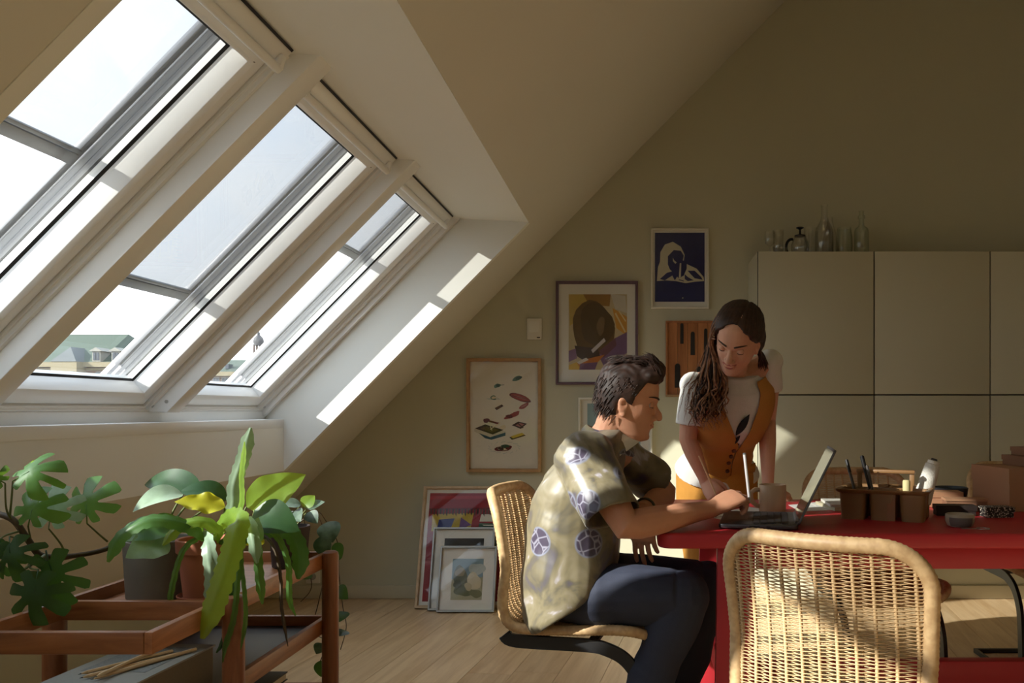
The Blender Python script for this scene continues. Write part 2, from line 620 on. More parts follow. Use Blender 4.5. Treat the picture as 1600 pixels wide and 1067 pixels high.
def window(n, a, aw, label):
    """Centre-pivot roof window between a and a + PITCH; aw: how far down the awning comes (w of its lower bar)."""
    T = thing('window_%d' % n, label, 'roof window', WP(a + PITCH / 2, -.09, 0), kind='structure')
    y0, y1, w0, w1 = a + .03, a + PITCH - .03, -.10, 1.275
    B = dict(parent=T, world=True)
    mb = MB()
    rings(mb, y0, y1, w0, w1, [(0, -.20), (0, -.055), (.028, -.055), (.028, -.068), (.034, -.068), (.034, -.20)])
    mb.build('frame', WINWHITE, bevel=.0015, seg=1, **B)
    s = (.036, .036, .036, .036)
    mb = MB()
    rings(mb, y0, y1, w0, w1, [(.036, -.175), (.036, -.078), (.052, -.072), (.074, -.074), ((.0855, .0855, .092, .086), -.084), ((.088, .088, .096, .088), -.150), ((.088, .088, .096, .088), -.175)])
    mb.build('sash', WINWHITE, bevel=.0015, seg=1, **B)
    g = (.088, .088, .096, .088)
    mb = MB()
    rings(mb, y0, y1, w0, w1, [((.0865, .0865, .0945, .0865), -.1505), ((.0865, .0865, .0945, .0865), -.1425), ((.0945, .0945, .1025, .0945), -.1505)])
    mb.build('gasket', GASKET, **B)
    mb = MB()
    q = [WP(y0 + g[0] - .004, w0 + g[2] - .004, -.154), WP(y1 - g[1] + .004, w0 + g[2] - .004, -.154), WP(y1 - g[1] + .004, w1 - g[3] + .004, -.154), WP(y0 + g[0] - .004, w1 - g[3] + .004, -.154)]
    mb.prism(q, EP * -.016)
    mb.build('pane', PANE, **B)
    # outer cladding, ribbed towards the glass
    mb = MB()
    rings(mb, y0, y1, w0, w1, [((-.02,) * 4, -.18), ((.09, .09, .06, .09), -.18), ((.094, .094, .03, .09), -.192), ((.086, .086, .02, .085), -.200), ((.09, .09, .01, .09), -.212), ((.080, .080, .0, .08), -.226), ((.084, .084, -.005, .082), -.238), ((.07, .07, -.01, .07), -.262), ((-.02,) * 4, -.262)])
    mb.build('cladding', GREYMETAL, **B)
    # awning: side rails, cloth, lower bar, cassette
    for y in (y0 + .098, y1 - .098):
        MB().bar(WP(y, w0 + .1, -.228), WP(y, w1, -.228), .022, .018, EP).build('awning_rail', GREYMETAL, bevel=.002, **B)
    mb = MB()
    mb.prism([WP(y0 + .10, aw, -.2295), WP(y1 - .10, aw, -.2295), WP(y1 - .10, w1 - .02, -.2295), WP(y0 + .10, w1 - .02, -.2295)], EP * -.0004)
    # a single sheet of cloth
    mb.v, mb.f = mb.v[:4], [[0, 1, 2, 3]]
    mb.build('awning_cloth', AWN, **B)
    mb = MB()
    mb.bar(WP(y0 + .10, aw - .012, -.226), WP(y1 - .10, aw - .012, -.226), .034, .022, EP)
    mb.bar(WP(y0 + .10, aw + .013, -.222), WP(y1 - .10, aw + .013, -.222), .012, .012, EP)
    mb.build('awning_bar', GREYMETAL, bevel=.002, **B)
    MB().bar(WP(y0 + .06, w1 - .03, -.25), WP(y1 - .06, w1 - .03, -.25), .1, .09, EP).build('awning_box', GREYMETAL, bevel=.01, **B)
    # ventilation flap and its bar along the top
    mb = MB()
    mb.bar(WP(y0 + .04, w1 - .012, -.05), WP(y1 - .04, w1 - .012, -.05), .05, .012, EP)
    mb.build('vent_flap', WINWHITE, bevel=.002, **B)
    MB().bar(WP(y0 + .05, w1 + .016, -.044), WP(y1 - .05, w1 + .016, -.044), .008, .01, EP).build('vent_slot', GASKET, **B)
    mb = MB()
    mb.tube([WP(y0 + .05, w1 - .045, -.026), WP(y1 - .06, w1 - .045, -.026)], .0125, 12, asp=.75, up=EP)
    bar = mb.build('vent_bar', WINWHITE, smooth=40, **B)
    for y in (y0 + .055, y1 - .065):
        MB().bar(WP(y, w1 - .045, -.026), WP(y, w1 - .012, -.046), .022, .022, (0, 1, 0)).build('vent_bracket', WINWHITE, bar, bevel=.004, world=True)
    for y, w in ((y0 + .015, w0 + .05), (y1 - .015, w0 + .05)):
        mb = MB()
        c = WP(y, w, -.054)
        mb.tube([c - EP * .003, c + EP * .002], .0065, 12)
        mb.build('screw_cap', STEEL, smooth=40, **B)
    c = WP(y1 - .07, w1 - .075, -.082)
    MB().box(c, (.012, .02, .012)).build('vent_catch', mat('catch_brown', lin((70, 45, 32)), .5) if 'catch_brown' not in MATS else MATS['catch_brown'], bevel=.002, **B)
    return T


window(1, OPEN[0][0], .70, 'white roof window at the near end of the row with its awning half down')
window(2, OPEN[0][0] + PITCH, .377, 'white middle roof window with its awning lowered furthest')
window(3, OPEN[0][0] + 2 * PITCH, .83, 'white roof window at the gable end of the row with a short awning')
for i in range(4):  # out-of-view row, extended with added windows to raise the fill light
    window(4 + i, OPEN[1][0] + i * PITCH, (1.2, 1.2, .9, .70)[i], 'white unseen roof window behind the viewer, %s of a row of four lengthened for fill light' % ('first', 'second', 'third', 'last')[i])

for k, (ya, wd) in enumerate([(OPEN[0][0] + PITCH, .09), (OPEN[0][0] + 2 * PITCH, .09), (OPEN[1][0] + PITCH, .09), (OPEN[1][0] + 2 * PITCH, .09), (OPEN[1][0] + 3 * PITCH, .09)]):
    mb = MB()
    pr = [WP(ya, -.03, 0), WP(ya, WTOP + .06, 0), WP(ya, WTOP + .06, -.19), WP(ya, -.15, -.19), WP(ya, -.075, -.05)]
    mb.prism([p - Vector((0, wd / 2, 0)) for p in pr], (0, wd, 0))
    o = struct('trim_%d' % (k + 3), mb, WINWHITE, ['white rafter cover between the near and the middle roof window', 'white rafter cover between the middle window and the gable-end window', 'white rafter cover after the first unseen roof window behind the viewer', 'white rafter cover halfway along the row of unseen roof windows behind the viewer', 'white rafter cover before the last unseen roof window behind the viewer'][k], 'window trim', bevel=.003)
    c = WP(ya - wd / 2, .0, -.03)
    MB().tube([c + Vector((0, .002, 0)), c - Vector((0, .003, 0))], .007, 12).build('screw_cap', STEEL, o, smooth=40)
n = 8
for (y0, y1) in OPEN:
    for y, sgn in ((y0, 1), (y1, -1)):
        mb = MB()
        mb.bar(WP(y + sgn * .017, -.1, -.11), WP(y + sgn * .017, WTOP + .03, -.11), .034, .16, EP)
        struct('trim_%d' % n, mb, WINWHITE, ['white casing strip where the near window meets its recess cheek', 'white casing strip between gable-end window and sunlit recess cheek', 'white casing strip at the far end of the unseen windows behind the viewer', 'white casing strip at the near end of the unseen windows behind the viewer'][n - 8], 'window trim', bevel=.002)
        n += 1
# ------------------------------------------------------------------ wall cabinets
CABP = mat('cabinet_lacquer', lin((202, 198, 174)), 0.45, var=0.015, scale=1.5)
CABD = mat('cabinet_carcass', lin((120, 110, 88)), 0.6)
DKGAP = mat('gap_shade_black', (.010, .009, .008), .8)
CYF = 4.45
cxs = [.630, 1.253, 1.874, 2.495, 3.116]
czs = [.409, 1.179, 1.949]
for r in (1, 0):
    for c in range(4):
        x0, x1, z0, z1 = cxs[c], cxs[c + 1], czs[r], czs[r + 1]
        T = thing('wall_cabinet', 'olive beige handleless wall cabinet, %s row, %s column from the pictures' % (('lower', 'upper')[r], ('first', 'second', 'third', 'fourth')[c]), 'cabinet', ((x0 + x1) / 2, GY - .2, z0), group='handleless wall cabinets')
        g = .0036
        mb = MB()
        y0, y1 = CYF + .021, GY - .001
        for a, b in (((x0 + .0005, y0, z0), (x0 + .016, y1, z1)), ((x1 - .016, y0, z0), (x1 - .0005, y1, z1)), ((x0 + .016, y0, z0 + .0005), (x1 - .016, y1, z0 + .016)), ((x0 + .016, y0, z1 - .016), (x1 - .016, y1, z1)), ((x0 + .016, y1 - .01, z0 + .016), (x1 - .016, y1, z1 - .016))):
            mb.box([(a[i] + b[i]) / 2 for i in range(3)], [b[i] - a[i] for i in range(3)])
        mb.build('body', CABP, T, world=True)
        MB().box(((x0 + x1) / 2, CYF + .0196, (z0 + z1) / 2), (x1 - x0 - .0012, .002, z1 - z0 - .0012)).build('painted_gap_shade', DKGAP, T, world=True)  # black sheet behind the door paints the shade seen in the door gaps
        MB().box(((x0 + x1) / 2, CYF + .009, (z0 + z1) / 2), (x1 - x0 - 2 * g, .018, z1 - z0 - 2 * g)).build('door', CABP, T, world=True, bevel=.0015)

# ------------------------------------------------------------------ framed pictures
OAKF = wood('oak_frame', lin((166, 128, 84)), lin((190, 152, 106)), .5, (12, 12, 12), 2)
PALEF = wood('pale_frame', lin((196, 168, 130)), lin((214, 190, 154)), .5, (12, 12, 12), 2)
SILV = mat('silver_frame', lin((170, 172, 170)), .35, metal=.7, var=.03)
WHTF = mat('white_frame', lin((226, 222, 208)), .5, var=.02)
PURF = mat('purple_frame', lin((104, 78, 92)), .5, var=.03)
PAPER = mat('art_paper', lin((226, 218, 198)), .8, var=.015)
MATB = mat('mat_board', lin((232, 230, 220)), .85, var=.01)
PGLASS = panemat('picture_glass', (.98, .98, .98), 1.5)
_pm = {}


def pmat(rgb):
    k = tuple(rgb)
    if k not in _pm:
        _pm[k] = mat('ink_%02x%02x%02x' % k, lin(k), .75, var=.12, scale=25)
    return _pm[k]


def ring_xz(mb, w, h, prof):
    """prof: (inset, y) pairs; rectangle centred on x, standing on z=0."""
    mb.loft([[Vector((-w / 2 + i, y, i)), Vector((w / 2 - i, y, i)), Vector((w / 2 - i, y, h - i)), Vector((-w / 2 + i, y, h - i))] for i, y in prof], cap=False, close=True)


def picture(name, label, w, h, fm, fw, loc, lean=0.0, dep=.026, mat_in=0.0, bg=None, shapes=(), art=None, group=None, glass=True):
    """Framed picture, back at y = 0, face towards -y.  shapes: (rgb, [(x, z), ...]) in 0..1 of the art area (x right, z down)."""
    T = thing(name, label, 'picture', loc, group=group)
    T.rotation_euler = (-lean, 0, 0)
    mb = MB()
    ring_xz(mb, w, h, [(0, 0), (0, -dep), (fw, -dep), (fw, -dep * .55), (fw + .004, -dep * .55), (fw + .004, 0)])
    mb.build('frame', fm, T, bevel=.0012, seg=1)
    y = -.008
    MB().box((0, y + .003, h / 2), (w - 2 * fw, .004, h - 2 * fw)).build('mat_board', MATB if mat_in else (bg or PAPER), T)
    a0, a1, b0, b1 = -w / 2 + fw + mat_in, w / 2 - fw - mat_in, fw + mat_in, h - fw - mat_in
    if art:
        a0, a1, b0, b1 = -w / 2 + art[0] * w, -w / 2 + art[2] * w, h - art[3] * h, h - art[1] * h
    if mat_in or art:
        MB().box(((a0 + a1) / 2, y, (b0 + b1) / 2), (a1 - a0, .0012, b1 - b0)).build('print', bg or PAPER, T)
    lay = {}
    for i, (rgb, pts) in enumerate(shapes):
        lay.setdefault((i, tuple(rgb)), []).append(pts)
    for (i, rgb), pl in lay.items():
        mb = MB()
        for pts in pl:
            yy = y - .0008 - i * .00006
            q = [Vector((a0 + (a1 - a0) * p[0], yy, b1 - (b1 - b0) * p[1])) for p in pts]
            ar = sum(q[k].x * q[(k + 1) % len(q)].z - q[(k + 1) % len(q)].x * q[k].z for k in range(len(q)))
            mb.add(q if ar > 0 else q[::-1], [list(range(len(q)))])
        mb.build('printed_shape', pmat(rgb), T)
    if glass:
        mb = MB()
        yy = -dep * .62
        mb.add([(-w / 2 + fw - .002, yy, fw - .002), (w / 2 - fw + .002, yy, fw - .002), (w / 2 - fw + .002, yy, h - fw + .002), (-w / 2 + fw - .002, yy, h - fw + .002)], [(0, 1, 2, 3)])
        mb.build('pane', PGLASS, T)
    return T


def blob(cx, cy, rx, ry, n=18, rot=0.0, wob=.12, seed=0):
    rr = random.Random(seed)
    ph = [rr.random() * 6.28 for _ in range(3)]
    out = []
    for k in range(n):
        t = 2 * PI * k / n
        s = 1 + wob * (math.sin(2 * t + ph[0]) + .6 * math.sin(3 * t + ph[1]) + .4 * math.sin(5 * t + ph[2]))
        x, y = rx * s * math.cos(t), ry * s * math.sin(t)
        out.append((cx + x * math.cos(rot) - y * math.sin(rot), cy + x * math.sin(rot) + y * math.cos(rot)))
    return out


def quad(x0, y0, x1, y1, w, w2=None):
    """Stroke from one point to another."""
    dx, dy = x1 - x0, y1 - y0
    L = math.hypot(dx, dy)
    nx, ny = -dy / L * w / 2, dx / L * w / 2
    k = (w2 if w2 is not None else w) / w
    return [(x0 + nx, y0 + ny), (x1 + nx * k, y1 + ny * k), (x1 - nx * k, y1 - ny * k), (x0 - nx, y0 - ny)]


def wall_rect(u0, v0, u1, v1, d=GY):
    a, b = px(u0, v1, d), px(u1, v0, d)
    return (a.x + b.x) / 2, a.z, b.x - a.x, b.z - a.z


def food_art():
    S = []
    GRN, DGR, RED, DRD, BRN, CRM, BLU, YEL, PNK, GRY = (74, 112, 84), (44, 78, 58), (150, 58, 48), (104, 36, 36), (66, 46, 32), (222, 206, 168), (62, 96, 108), (206, 178, 70), (168, 108, 98), (176, 182, 172)
    S += [(GRN, blob(.70, .15, .065, .024, rot=-.25, seed=1)), (DGR, blob(.715, .147, .04, .014, rot=-.25, seed=2)), (DGR, blob(.76, .138, .02, .012, seed=3))]
    S += [(GRN, blob(.39, .22, .05, .021, rot=-.15, seed=4)), (DGR, blob(.40, .218, .03, .011, seed=5)), (DGR, quad(.44, .215, .50, .21, .006))]
    for k in range(5):
        S.append((GRY, quad(.22 + .03 * k, .345 + .006 * (k % 2), .36 + .02 * k, .335 + .008 * ((k + 1) % 3), .004)))
    S += [(GRN, blob(.33, .335, .05, .02, seed=6)), (CRM, blob(.335, .335, .035, .013, seed=7))]
    S += [(DRD, blob(.75, .335, .165, .034, rot=.2, wob=.05, seed=8)), (RED, blob(.75, .333, .15, .026, rot=.2, wob=.05, seed=9)), (PNK, blob(.76, .335, .11, .009, rot=.2, seed=10)), (DRD, quad(.62, .315, .88, .352, .006))]
    S += [(RED, blob(.81, .415, .075, .022, rot=-.25, seed=11)), (PNK, blob(.81, .413, .05, .010, rot=-.25, seed=12))]
    S += [(BRN, [(.35, .435), (.46, .40), (.49, .415), (.38, .455)]), ((104, 70, 48), [(.37, .433), (.45, .408), (.47, .416), (.39, .445)])]
    S += [(RED, blob(.63, .505, .105, .026, rot=-.25, wob=.2, seed=13)), (DRD, blob(.58, .515, .05, .018, seed=14)), (RED, blob(.67, .493, .04, .018, seed=15))]
    S += [(BRN, [(.62, .60), (.72, .565), (.86, .585), (.76, .635)]), (PNK, [(.68, .60), (.74, .578), (.82, .59), (.75, .618)]), (BRN, quad(.70, .575, .80, .625, .012))]
    S += [((206, 196, 170), [(.03, .635), (.13, .615), (.52, .66), (.52, .70), (.28, .735), (.03, .66)]), (BLU, [(.10, .675), (.28, .715), (.52, .67), (.52, .70), (.30, .74), (.20, .725)]), (BRN, [(.04, .63), (.20, .592), (.49, .645), (.32, .69)]), ((98, 74, 40), [(.12, .63), (.22, .61), (.42, .645), (.31, .67)])]
    S += [((96, 40, 50), blob(.22, .555, .045, .024, seed=16)), (DRD, quad(.26, .56, .42, .585, .018)), (CRM, quad(.28, .64, .44, .575, .010)), (CRM, quad(.28, .61, .31, .65, .012)), (CRM, blob(.48, .62, .05, .02, seed=17))]
    S += [(BRN, [(.58, .715), (.80, .685), (.84, .70), (.62, .74)]), (YEL, [(.60, .708), (.78, .672), (.82, .69), (.64, .727)])]
    for k in range(14):
        t = 2 * PI * k / 14
        S.append((GRY, quad(.50 + .22 * math.cos(t), .815 + .05 * math.sin(t), .50 + .26 * math.cos(t + .3), .815 + .06 * math.sin(t + .3), .004)))
    S += [(DRD, blob(.49, .822, .125, .030, rot=-.1, seed=18)), (CRM, blob(.49, .822, .10, .018, seed=19)), (BRN, blob(.45, .825, .05, .014, seed=20)), (DGR, blob(.52, .803, .06, .020, seed=21)), (DRD, blob(.56, .825, .04, .012, seed=22))]
    return S


xc, zb, w, h = wall_rect(730, 560, 846, 737)
picture('poster_frame', 'oak framed cream poster of scattered food drawings on the gable wall', w, h, OAKF, .016, (xc, GY - .001, zb), art=(.075, .04, .93, .955), shapes=food_art(), dep=.03)

# purple framed abstract
xc, zb, w, h = wall_rect(869, 440, 997, 601)
SH = [((196, 170, 80), [(0, 0), (.45, 0), (.3, .25), (.02, .42)]), ((150, 110, 48), [(.25, 0), (.72, 0), (.7, .16), (.35, .14)]), ((206, 200, 184), [(.72, 0), (.97, .02), (1, .25), (.8, .2)]), ((206, 150, 60), [(.75, .18), (1, .3), (1, .55), (.82, .45)]), ((222, 204, 150), quad(.80, .25, .97, .5, .025)), ((222, 204, 150), quad(.86, .22, .98, .36, .02)), ((122, 92, 128), [(.45, .72), (1, .5), (1, .78), (.6, .95)]), ((104, 78, 40), blob(.42, .45, .36, .36, seed=31, wob=.07)), ((84, 64, 34), blob(.48, .40, .28, .3, seed=32, wob=.08)), ((120, 96, 66), blob(.55, .42, .07, .12, seed=33)), ((66, 46, 38), [(.1, .68), (.5, .72), (.55, .86), (.3, .9), (.14, .82)]), ((110, 72, 84), [(.52, .75), (.8, .58), (.82, .68), (.6, .84)]), ((212, 206, 206), quad(.40, .76, .62, .60, .05)), ((136, 104, 138), [(0, .75), (.12, .72), (.14, .85), (0, .9)]), ((190, 116, 56), [(.05, .95), (.3, .86), (.62, .8), (.5, .9), (.2, .99)]), ((206, 170, 60), [(0, .94), (.14, .9), (.2, 1), (0, 1)]), ((124, 94, 126), [(.2, .92), (.5, .9), (.45, 1), (.18, 1)]), ((212, 206, 196), [(.14, .9), (.3, .84), (.34, .87), (.18, .93)])]
picture('abstract_frame', 'purple framed abstract painting with a large brown rounded shape', w, h, PURF, .012, (xc, GY - .001, zb), art=(.155, .125, .865, .855), bg=mat('abstract_ground', lin((196, 180, 140)), .8), shapes=SH, mat_in=.02, dep=.03)

# blue print with a white cut-out figure
xc, zb, w, h = wall_rect(1017, 358, 1107, 483)
NVY, OFF = (24, 34, 92), (206, 202, 180)
SH = [(OFF, [(.04, .70), (.06, .50), (.10, .42), (.11, .28), (.20, .17), (.36, .13), (.52, .20), (.60, .32), (.58, .42), (.66, .46), (.84, .52), (.98, .64), (.99, .70), (.80, .71), (.62, .73), (.42, .70), (.22, .69)]), (NVY, [(.26, .34), (.38, .25), (.52, .26), (.58, .33), (.56, .40), (.64, .42), (.64, .52), (.58, .62), (.48, .66), (.40, .60), (.30, .53), (.26, .46)]), (OFF, [(.50, .44), (.53, .44), (.52, .64), (.48, .66)]), (OFF, [(.36, .36), (.39, .40), (.44, .43), (.41, .45), (.36, .41)]), (NVY, [(.10, .67), (.24, .58), (.40, .55), (.46, .62), (.40, .69), (.35, .62), (.26, .66), (.20, .69)]), (NVY, [(.66, .55), (.80, .55), (.93, .64), (.96, .68), (.80, .66), (.72, .60)]), (NVY, [(.60, .60), (.66, .64), (.78, .69), (.66, .70), (.60, .67)]), (NVY, quad(.48, .68, .58, .70, .012)), (OFF, blob(.56, .945, .014, .010, seed=41, wob=0))]
picture('blue_print_frame', 'white framed dark blue print with a pale cut-out figure', w, h, WHTF, .010, (xc, GY - .001, zb), art=(.07, .05, .93, .91), bg=pmat(NVY), shapes=SH, mat_in=.01)

# small framed drawing behind the seated person
xc, zb, w, h = wall_rect(904, 621, 1019, 738)
SH = []
rr = random.Random(7)
for k in range(60):
    x, y = rr.random(), rr.random()
    t = rr.random() * PI
    SH.append((((150, 186, 192), (120, 160, 172), (196, 212, 208))[k % 3], quad(x * .9 + .05, y * .9 + .05, min(.99, max(.01, x * .9 + .05 + .07 * math.cos(t))), min(.99, max(.01, y * .9 + .05 + .07 * math.sin(t))), .018)))
picture('drawing_frame', 'white framed pale blue line drawing hanging behind the seated person', w, h, WHTF, .012, (xc, GY - .001, zb), art=(.12, .08, .84, .80), bg=mat('blue_wash', lin((150, 176, 178)), .8), shapes=SH, mat_in=.015)

# carved wooden panel with dark tool shapes
xc, zb, w, h = wall_rect(1040, 502, 1124, 620)
T = thing('wooden_panel', 'reddish wooden panel with dark tool-shaped cut-outs, partly behind the long hair', 'panel', (xc, GY - .001, zb))
TEAKP = wood('panel_wood', lin((148, 92, 54)), lin((186, 124, 76)), .5, (12, 12, 1.2), 2.4)
ring = MB()
ring_xz(ring, w, h, [(0, 0), (0, -.03), (.01, -.03), (.01, 0)])
ring.build('frame', TEAKP, T, bevel=.001, seg=1)
MB().box((0, -.008, .006), (w * 1.0, .05, .012)).build('ledge', OAKF, T, bevel=.002)
nb = 5
for k in range(nb):
    bw = (w - .02) / nb
    MB().box((-w / 2 + .01 + bw * (k + .5), -.009, h / 2), (bw - .0015, .016, h - .02)).build('board', TEAKP, T, bevel=.001, seg=1)
DK = mat('cutout_dark', (.014, .012, .011), .6)
for k, (cx_, z0, z1, ww) in enumerate(((.30, .70, .97, .020), (.50, .55, .86, .026), (.22, .12, .44, .034), (.74, .5, .9, .02), (.62, .1, .4, .03))):
    mb = MB()
    x = -w / 2 + w * cx_
    pts = [(x - ww / 2, h * z0), (x + ww / 2, h * z0)] + [(x + ww * .45 * math.cos(t), h * z1 - ww * .5 + ww * .5 * math.sin(t)) for t in (PI * j / 8 for j in range(9))]
    mb.prism([Vector((p[0], -.0172, p[1])) for p in pts], (0, -.003, 0))
    mb.build('tool_shape', DK, T)

# pictures leaning at the foot of the wall
FR = (182, 158, 128)
SH = [((150, 30, 44), [(0, 0), (1, 0), (1, 1), (0, 1)]), ((120, 22, 36), [(0, .145), (1, .135), (1, .15), (0, .16)]), ((176, 48, 60), [(0, .03), (1, .02), (1, .05), (0, .06)]), ((198, 172, 62), [(.05, .20), (.58, .19), (.55, .35), (.05, .36)]), ((64, 72, 130), [(.14, .25), (.34, .24), (.30, .33), (.12, .34)]), ((122, 92, 146), [(.42, .23), (.56, .30), (.40, .35)]), ((226, 222, 206), [(.68, .20), (.82, .20), (.86, .27), (.66, .27)]), ((60, 96, 80), [(.66, .285), (.9, .285), (.95, .5), (.62, .5)]), ((226, 222, 206), [(.70, .3), (.86, .3), (.84, .31), (.72, .31)])]
for k in range(24):
    SH.append((((92, 70, 62), (60, 44, 44))[k % 2], [(.02 + k * .04, .15), (.045 + k * .04, .15), (.04 + k * .04, .20 + .012 * (k % 3)), (.022 + k * .04, .20)]))
picture('red_poster_frame', 'pale wood framed red poster with fringe leaning on the gable wall', .515, .685, PALEF, .014, (-.985, 4.60, 0), R(17.5), art=(.07, .055, .93, .945), bg=MATB, shapes=SH, mat_in=.02)
SH = [((36, 36, 36), [(.15, .10), (.86, .10), (.86, .20), (.15, .20)]), ((198, 196, 184), [(.1, .3), (.9, .3), (.9, .9), (.1, .9)])]
picture('landscape_frame', 'silver framed print in white mat with a black strip, between red poster and small frame', .345, .455, SILV, .009, (-.985, 4.552, 0), R(17.5), art=(.05, .04, .95, .96), bg=MATB, shapes=SH, mat_in=.02)
SH = [((122, 148, 156), [(0, 0), (1, 0), (1, .45), (0, .5)]), ((176, 184, 176), blob(.8, .25, .25, .15, seed=51)), ((104, 108, 84), blob(.28, .45, .24, .26, seed=52)), ((150, 142, 112), blob(.26, .33, .18, .10, seed=53)), ((206, 196, 164), blob(.72, .55, .24, .2, seed=54)), ((90, 96, 66), blob(.4, .78, .3, .14, seed=55)), ((188, 176, 138), blob(.55, .68, .12, .1, seed=56)), ((112, 112, 76), blob(.8, .85, .2, .1, seed=57)), ((214, 206, 180), blob(.62, .42, .10, .06, seed=58)), ((86, 92, 74), blob(.2, .62, .12, .12, seed=59))]
picture('small_print_frame', 'small silver framed landscape print at the front of the leaning pictures', .312, .355, SILV, .009, (-.945, 4.515, 0), R(17.5), art=(.22, .19, .765, .815), bg=mat('print_ground', lin((176, 172, 140)), .8), shapes=SH, mat_in=.02)

# thermostat and wall socket
xc, zb, w, h = wall_rect(824, 498, 847, 531)
T = thing('thermostat', 'small white square thermostat on the wall beside the abstract painting', 'thermostat', (xc, GY - .001, zb))
MB().box((0, -.009, h / 2), (w, .018, h)).build('body', WHTF, T, bevel=.004)
MB().box((w * .28, -.0185, h * .1), (w * .22, .001, h * .05)).build('mark', DK, T)
MB().box((0, -.0185, h * .6), (w * .7, .001, h * .5)).build('screen', MATB, T, bevel=.0004)
p = px(490, 900, GY)
T = thing('wall_socket', 'white wall socket low on the gable wall behind the trolley', 'socket', (p.x, GY - .001, p.z - .04))
MB().box((0, -.006, .04), (.08, .012, .08)).build('plate', WHTF, T, bevel=.003)
MB().tube([Vector((0, -.0125, .04)), Vector((0, -.014, .04))], .02, 20).build('outlet', mat('outlet_grey', lin((170, 168, 160)), .5), T, smooth=40)

# ------------------------------------------------------------------ red table
REDT = mat('red_lacquer', lin((184, 42, 52)), .42, var=.03, scale=3)
TX0, TX1, TY0, TY1, TZ = .05, 2.32, 2.35, 3.25, .75
T = thing('work_table', 'long red lacquered work table with plank trestle legs', 'table', ((TX0 + TX1) / 2, (TY0 + TY1) / 2, 0))


def rrect(x0, x1, y0, y1, r, n=6):
    out = []
    for cx_, cy_, a in ((x1 - r, y0 + r, -PI / 2), (x1 - r, y1 - r, 0), (x0 + r, y1 - r, PI / 2), (x0 + r, y0 + r, PI)):
        out += [(cx_ + r * math.cos(a + PI / 2 * k / n), cy_ + r * math.sin(a + PI / 2 * k / n)) for k in range(n + 1)]
    return out


mb = MB()
mb.prism([(x, y, TZ - .044) for x, y in rrect(TX0, TX1, TY0, TY1, .045)], (0, 0, .044))
mb.build('table_top', REDT, T, world=True, bevel=.008, seg=3)
for y in (TY0 + .085, TY1 - .085):
    MB().box(((TX0 + TX1) / 2, y, TZ - .079), (TX1 - TX0 - .58, .022, .07)).build('apron', REDT, T, world=True, bevel=.002)
for x in (TX0 + .232, TX1 - .232):
    for y, s in ((TY0 + .10, -1), (TY1 - .10, 1)):
        MB().bar((x, y, TZ - .045), (x - .012 * (1 if x < 1 else -1), y + s * .02, 0), .034, .11, (1, 0, 0)).build('leg', REDT, T, world=True, bevel=.003)
    MB().box((x, (TY0 + TY1) / 2, .21), (.036, TY1 - TY0 - .22, .08)).build('cross_rail', REDT, T, world=True, bevel=.003)
MB().box(((TX0 + TX1) / 2, (TY0 + TY1) / 2, .21), (TX1 - TX0 - .50, .05, .1)).build('stretcher', REDT, T, world=True, bevel=.003)

# ------------------------------------------------------------------ woven cane chairs
RATT = mat('rattan', lin((202, 170, 126)), .55, var=.22, scale=40, bump=.12, bscale=300)
RIMM, _nt, _b = newmat('rattan_wrap')
_tc = _nt.nodes.new('ShaderNodeTexCoord')
_nz = _nt.nodes.new('ShaderNodeTexNoise')
_nz.inputs['Scale'].default_value = 60
_nt.links.new(_tc.outputs['Object'], _nz.inputs['Vector'])
_rp = _nt.nodes.new('ShaderNodeValToRGB')
_rp.color_ramp.elements[0].color = (*lin((182, 148, 106)), 1)
_rp.color_ramp.elements[1].color = (*lin((204, 172, 128)), 1)
_rp.color_ramp.elements[0].position = .35
_rp.color_ramp.elements[1].position = .65
_nt.links.new(_nz.outputs['Fac'], _rp.inputs[0])
_nt.links.new(_rp.outputs[0], _b.inputs['Base Color'])
_b.inputs['Roughness'].default_value = .5


def chair_profile():
    """(y, z) of the seat-and-back line from the front edge to the top, resampled evenly."""
    key = [(.235, .425), (.215, .447), (.15, .462), (.0, .455), (-.11, .452), (-.17, .458), (-.21, .488), (-.228, .54), (-.238, .62), (-.252, .72), (-.268, .80), (-.280, .85)]
    pts = []
    for i in range(len(key) - 1):
        p0, p1, p2, p3 = key[max(i - 1, 0)], key[i], key[i + 1], key[min(i + 2, len(key) - 1)]
        for k in range(12):
            t = k / 12
            f = lambda a, b, c, d: .5 * ((2 * b) + (-a + c) * t + (2 * a - 5 * b + 4 * c - d) * t * t + (-a + 3 * b - 3 * c + d) * t ** 3)
            pts.append((f(p0[0], p1[0], p2[0], p3[0]), f(p0[1], p1[1], p2[1], p3[1])))
    pts.append(key[-1])
    L = [0]
    for a, b in zip(pts, pts[1:]):
        L.append(L[-1] + math.hypot(b[0] - a[0], b[1] - a[1]))
    return pts, L


CPTS, CLEN = chair_profile()


def chair_pt(s, u):
    """Point of the shell at arc length s, u metres across, and the outward normal in the y-z plane."""
    s = min(max(s, 0), CLEN[-1])
    i = 0
    while i < len(CLEN) - 2 and CLEN[i + 1] < s:
        i += 1
    t = (s - CLEN[i]) / max(CLEN[i + 1] - CLEN[i], 1e-9)
    a, b = CPTS[i], CPTS[i + 1]
    y, z = a[0] + (b[0] - a[0]) * t, a[1] + (b[1] - a[1]) * t
    d = Vector((0, b[0] - a[0], b[1] - a[1])).normalized()
    n = Vector((0, d.z, -d.y))
    q = (u / .208) ** 2
    bk = min(max((s - .42) / .2, 0), 1)
    return Vector((u, y + .05 * q * bk, z + .008 * q * (1 - bk))), n


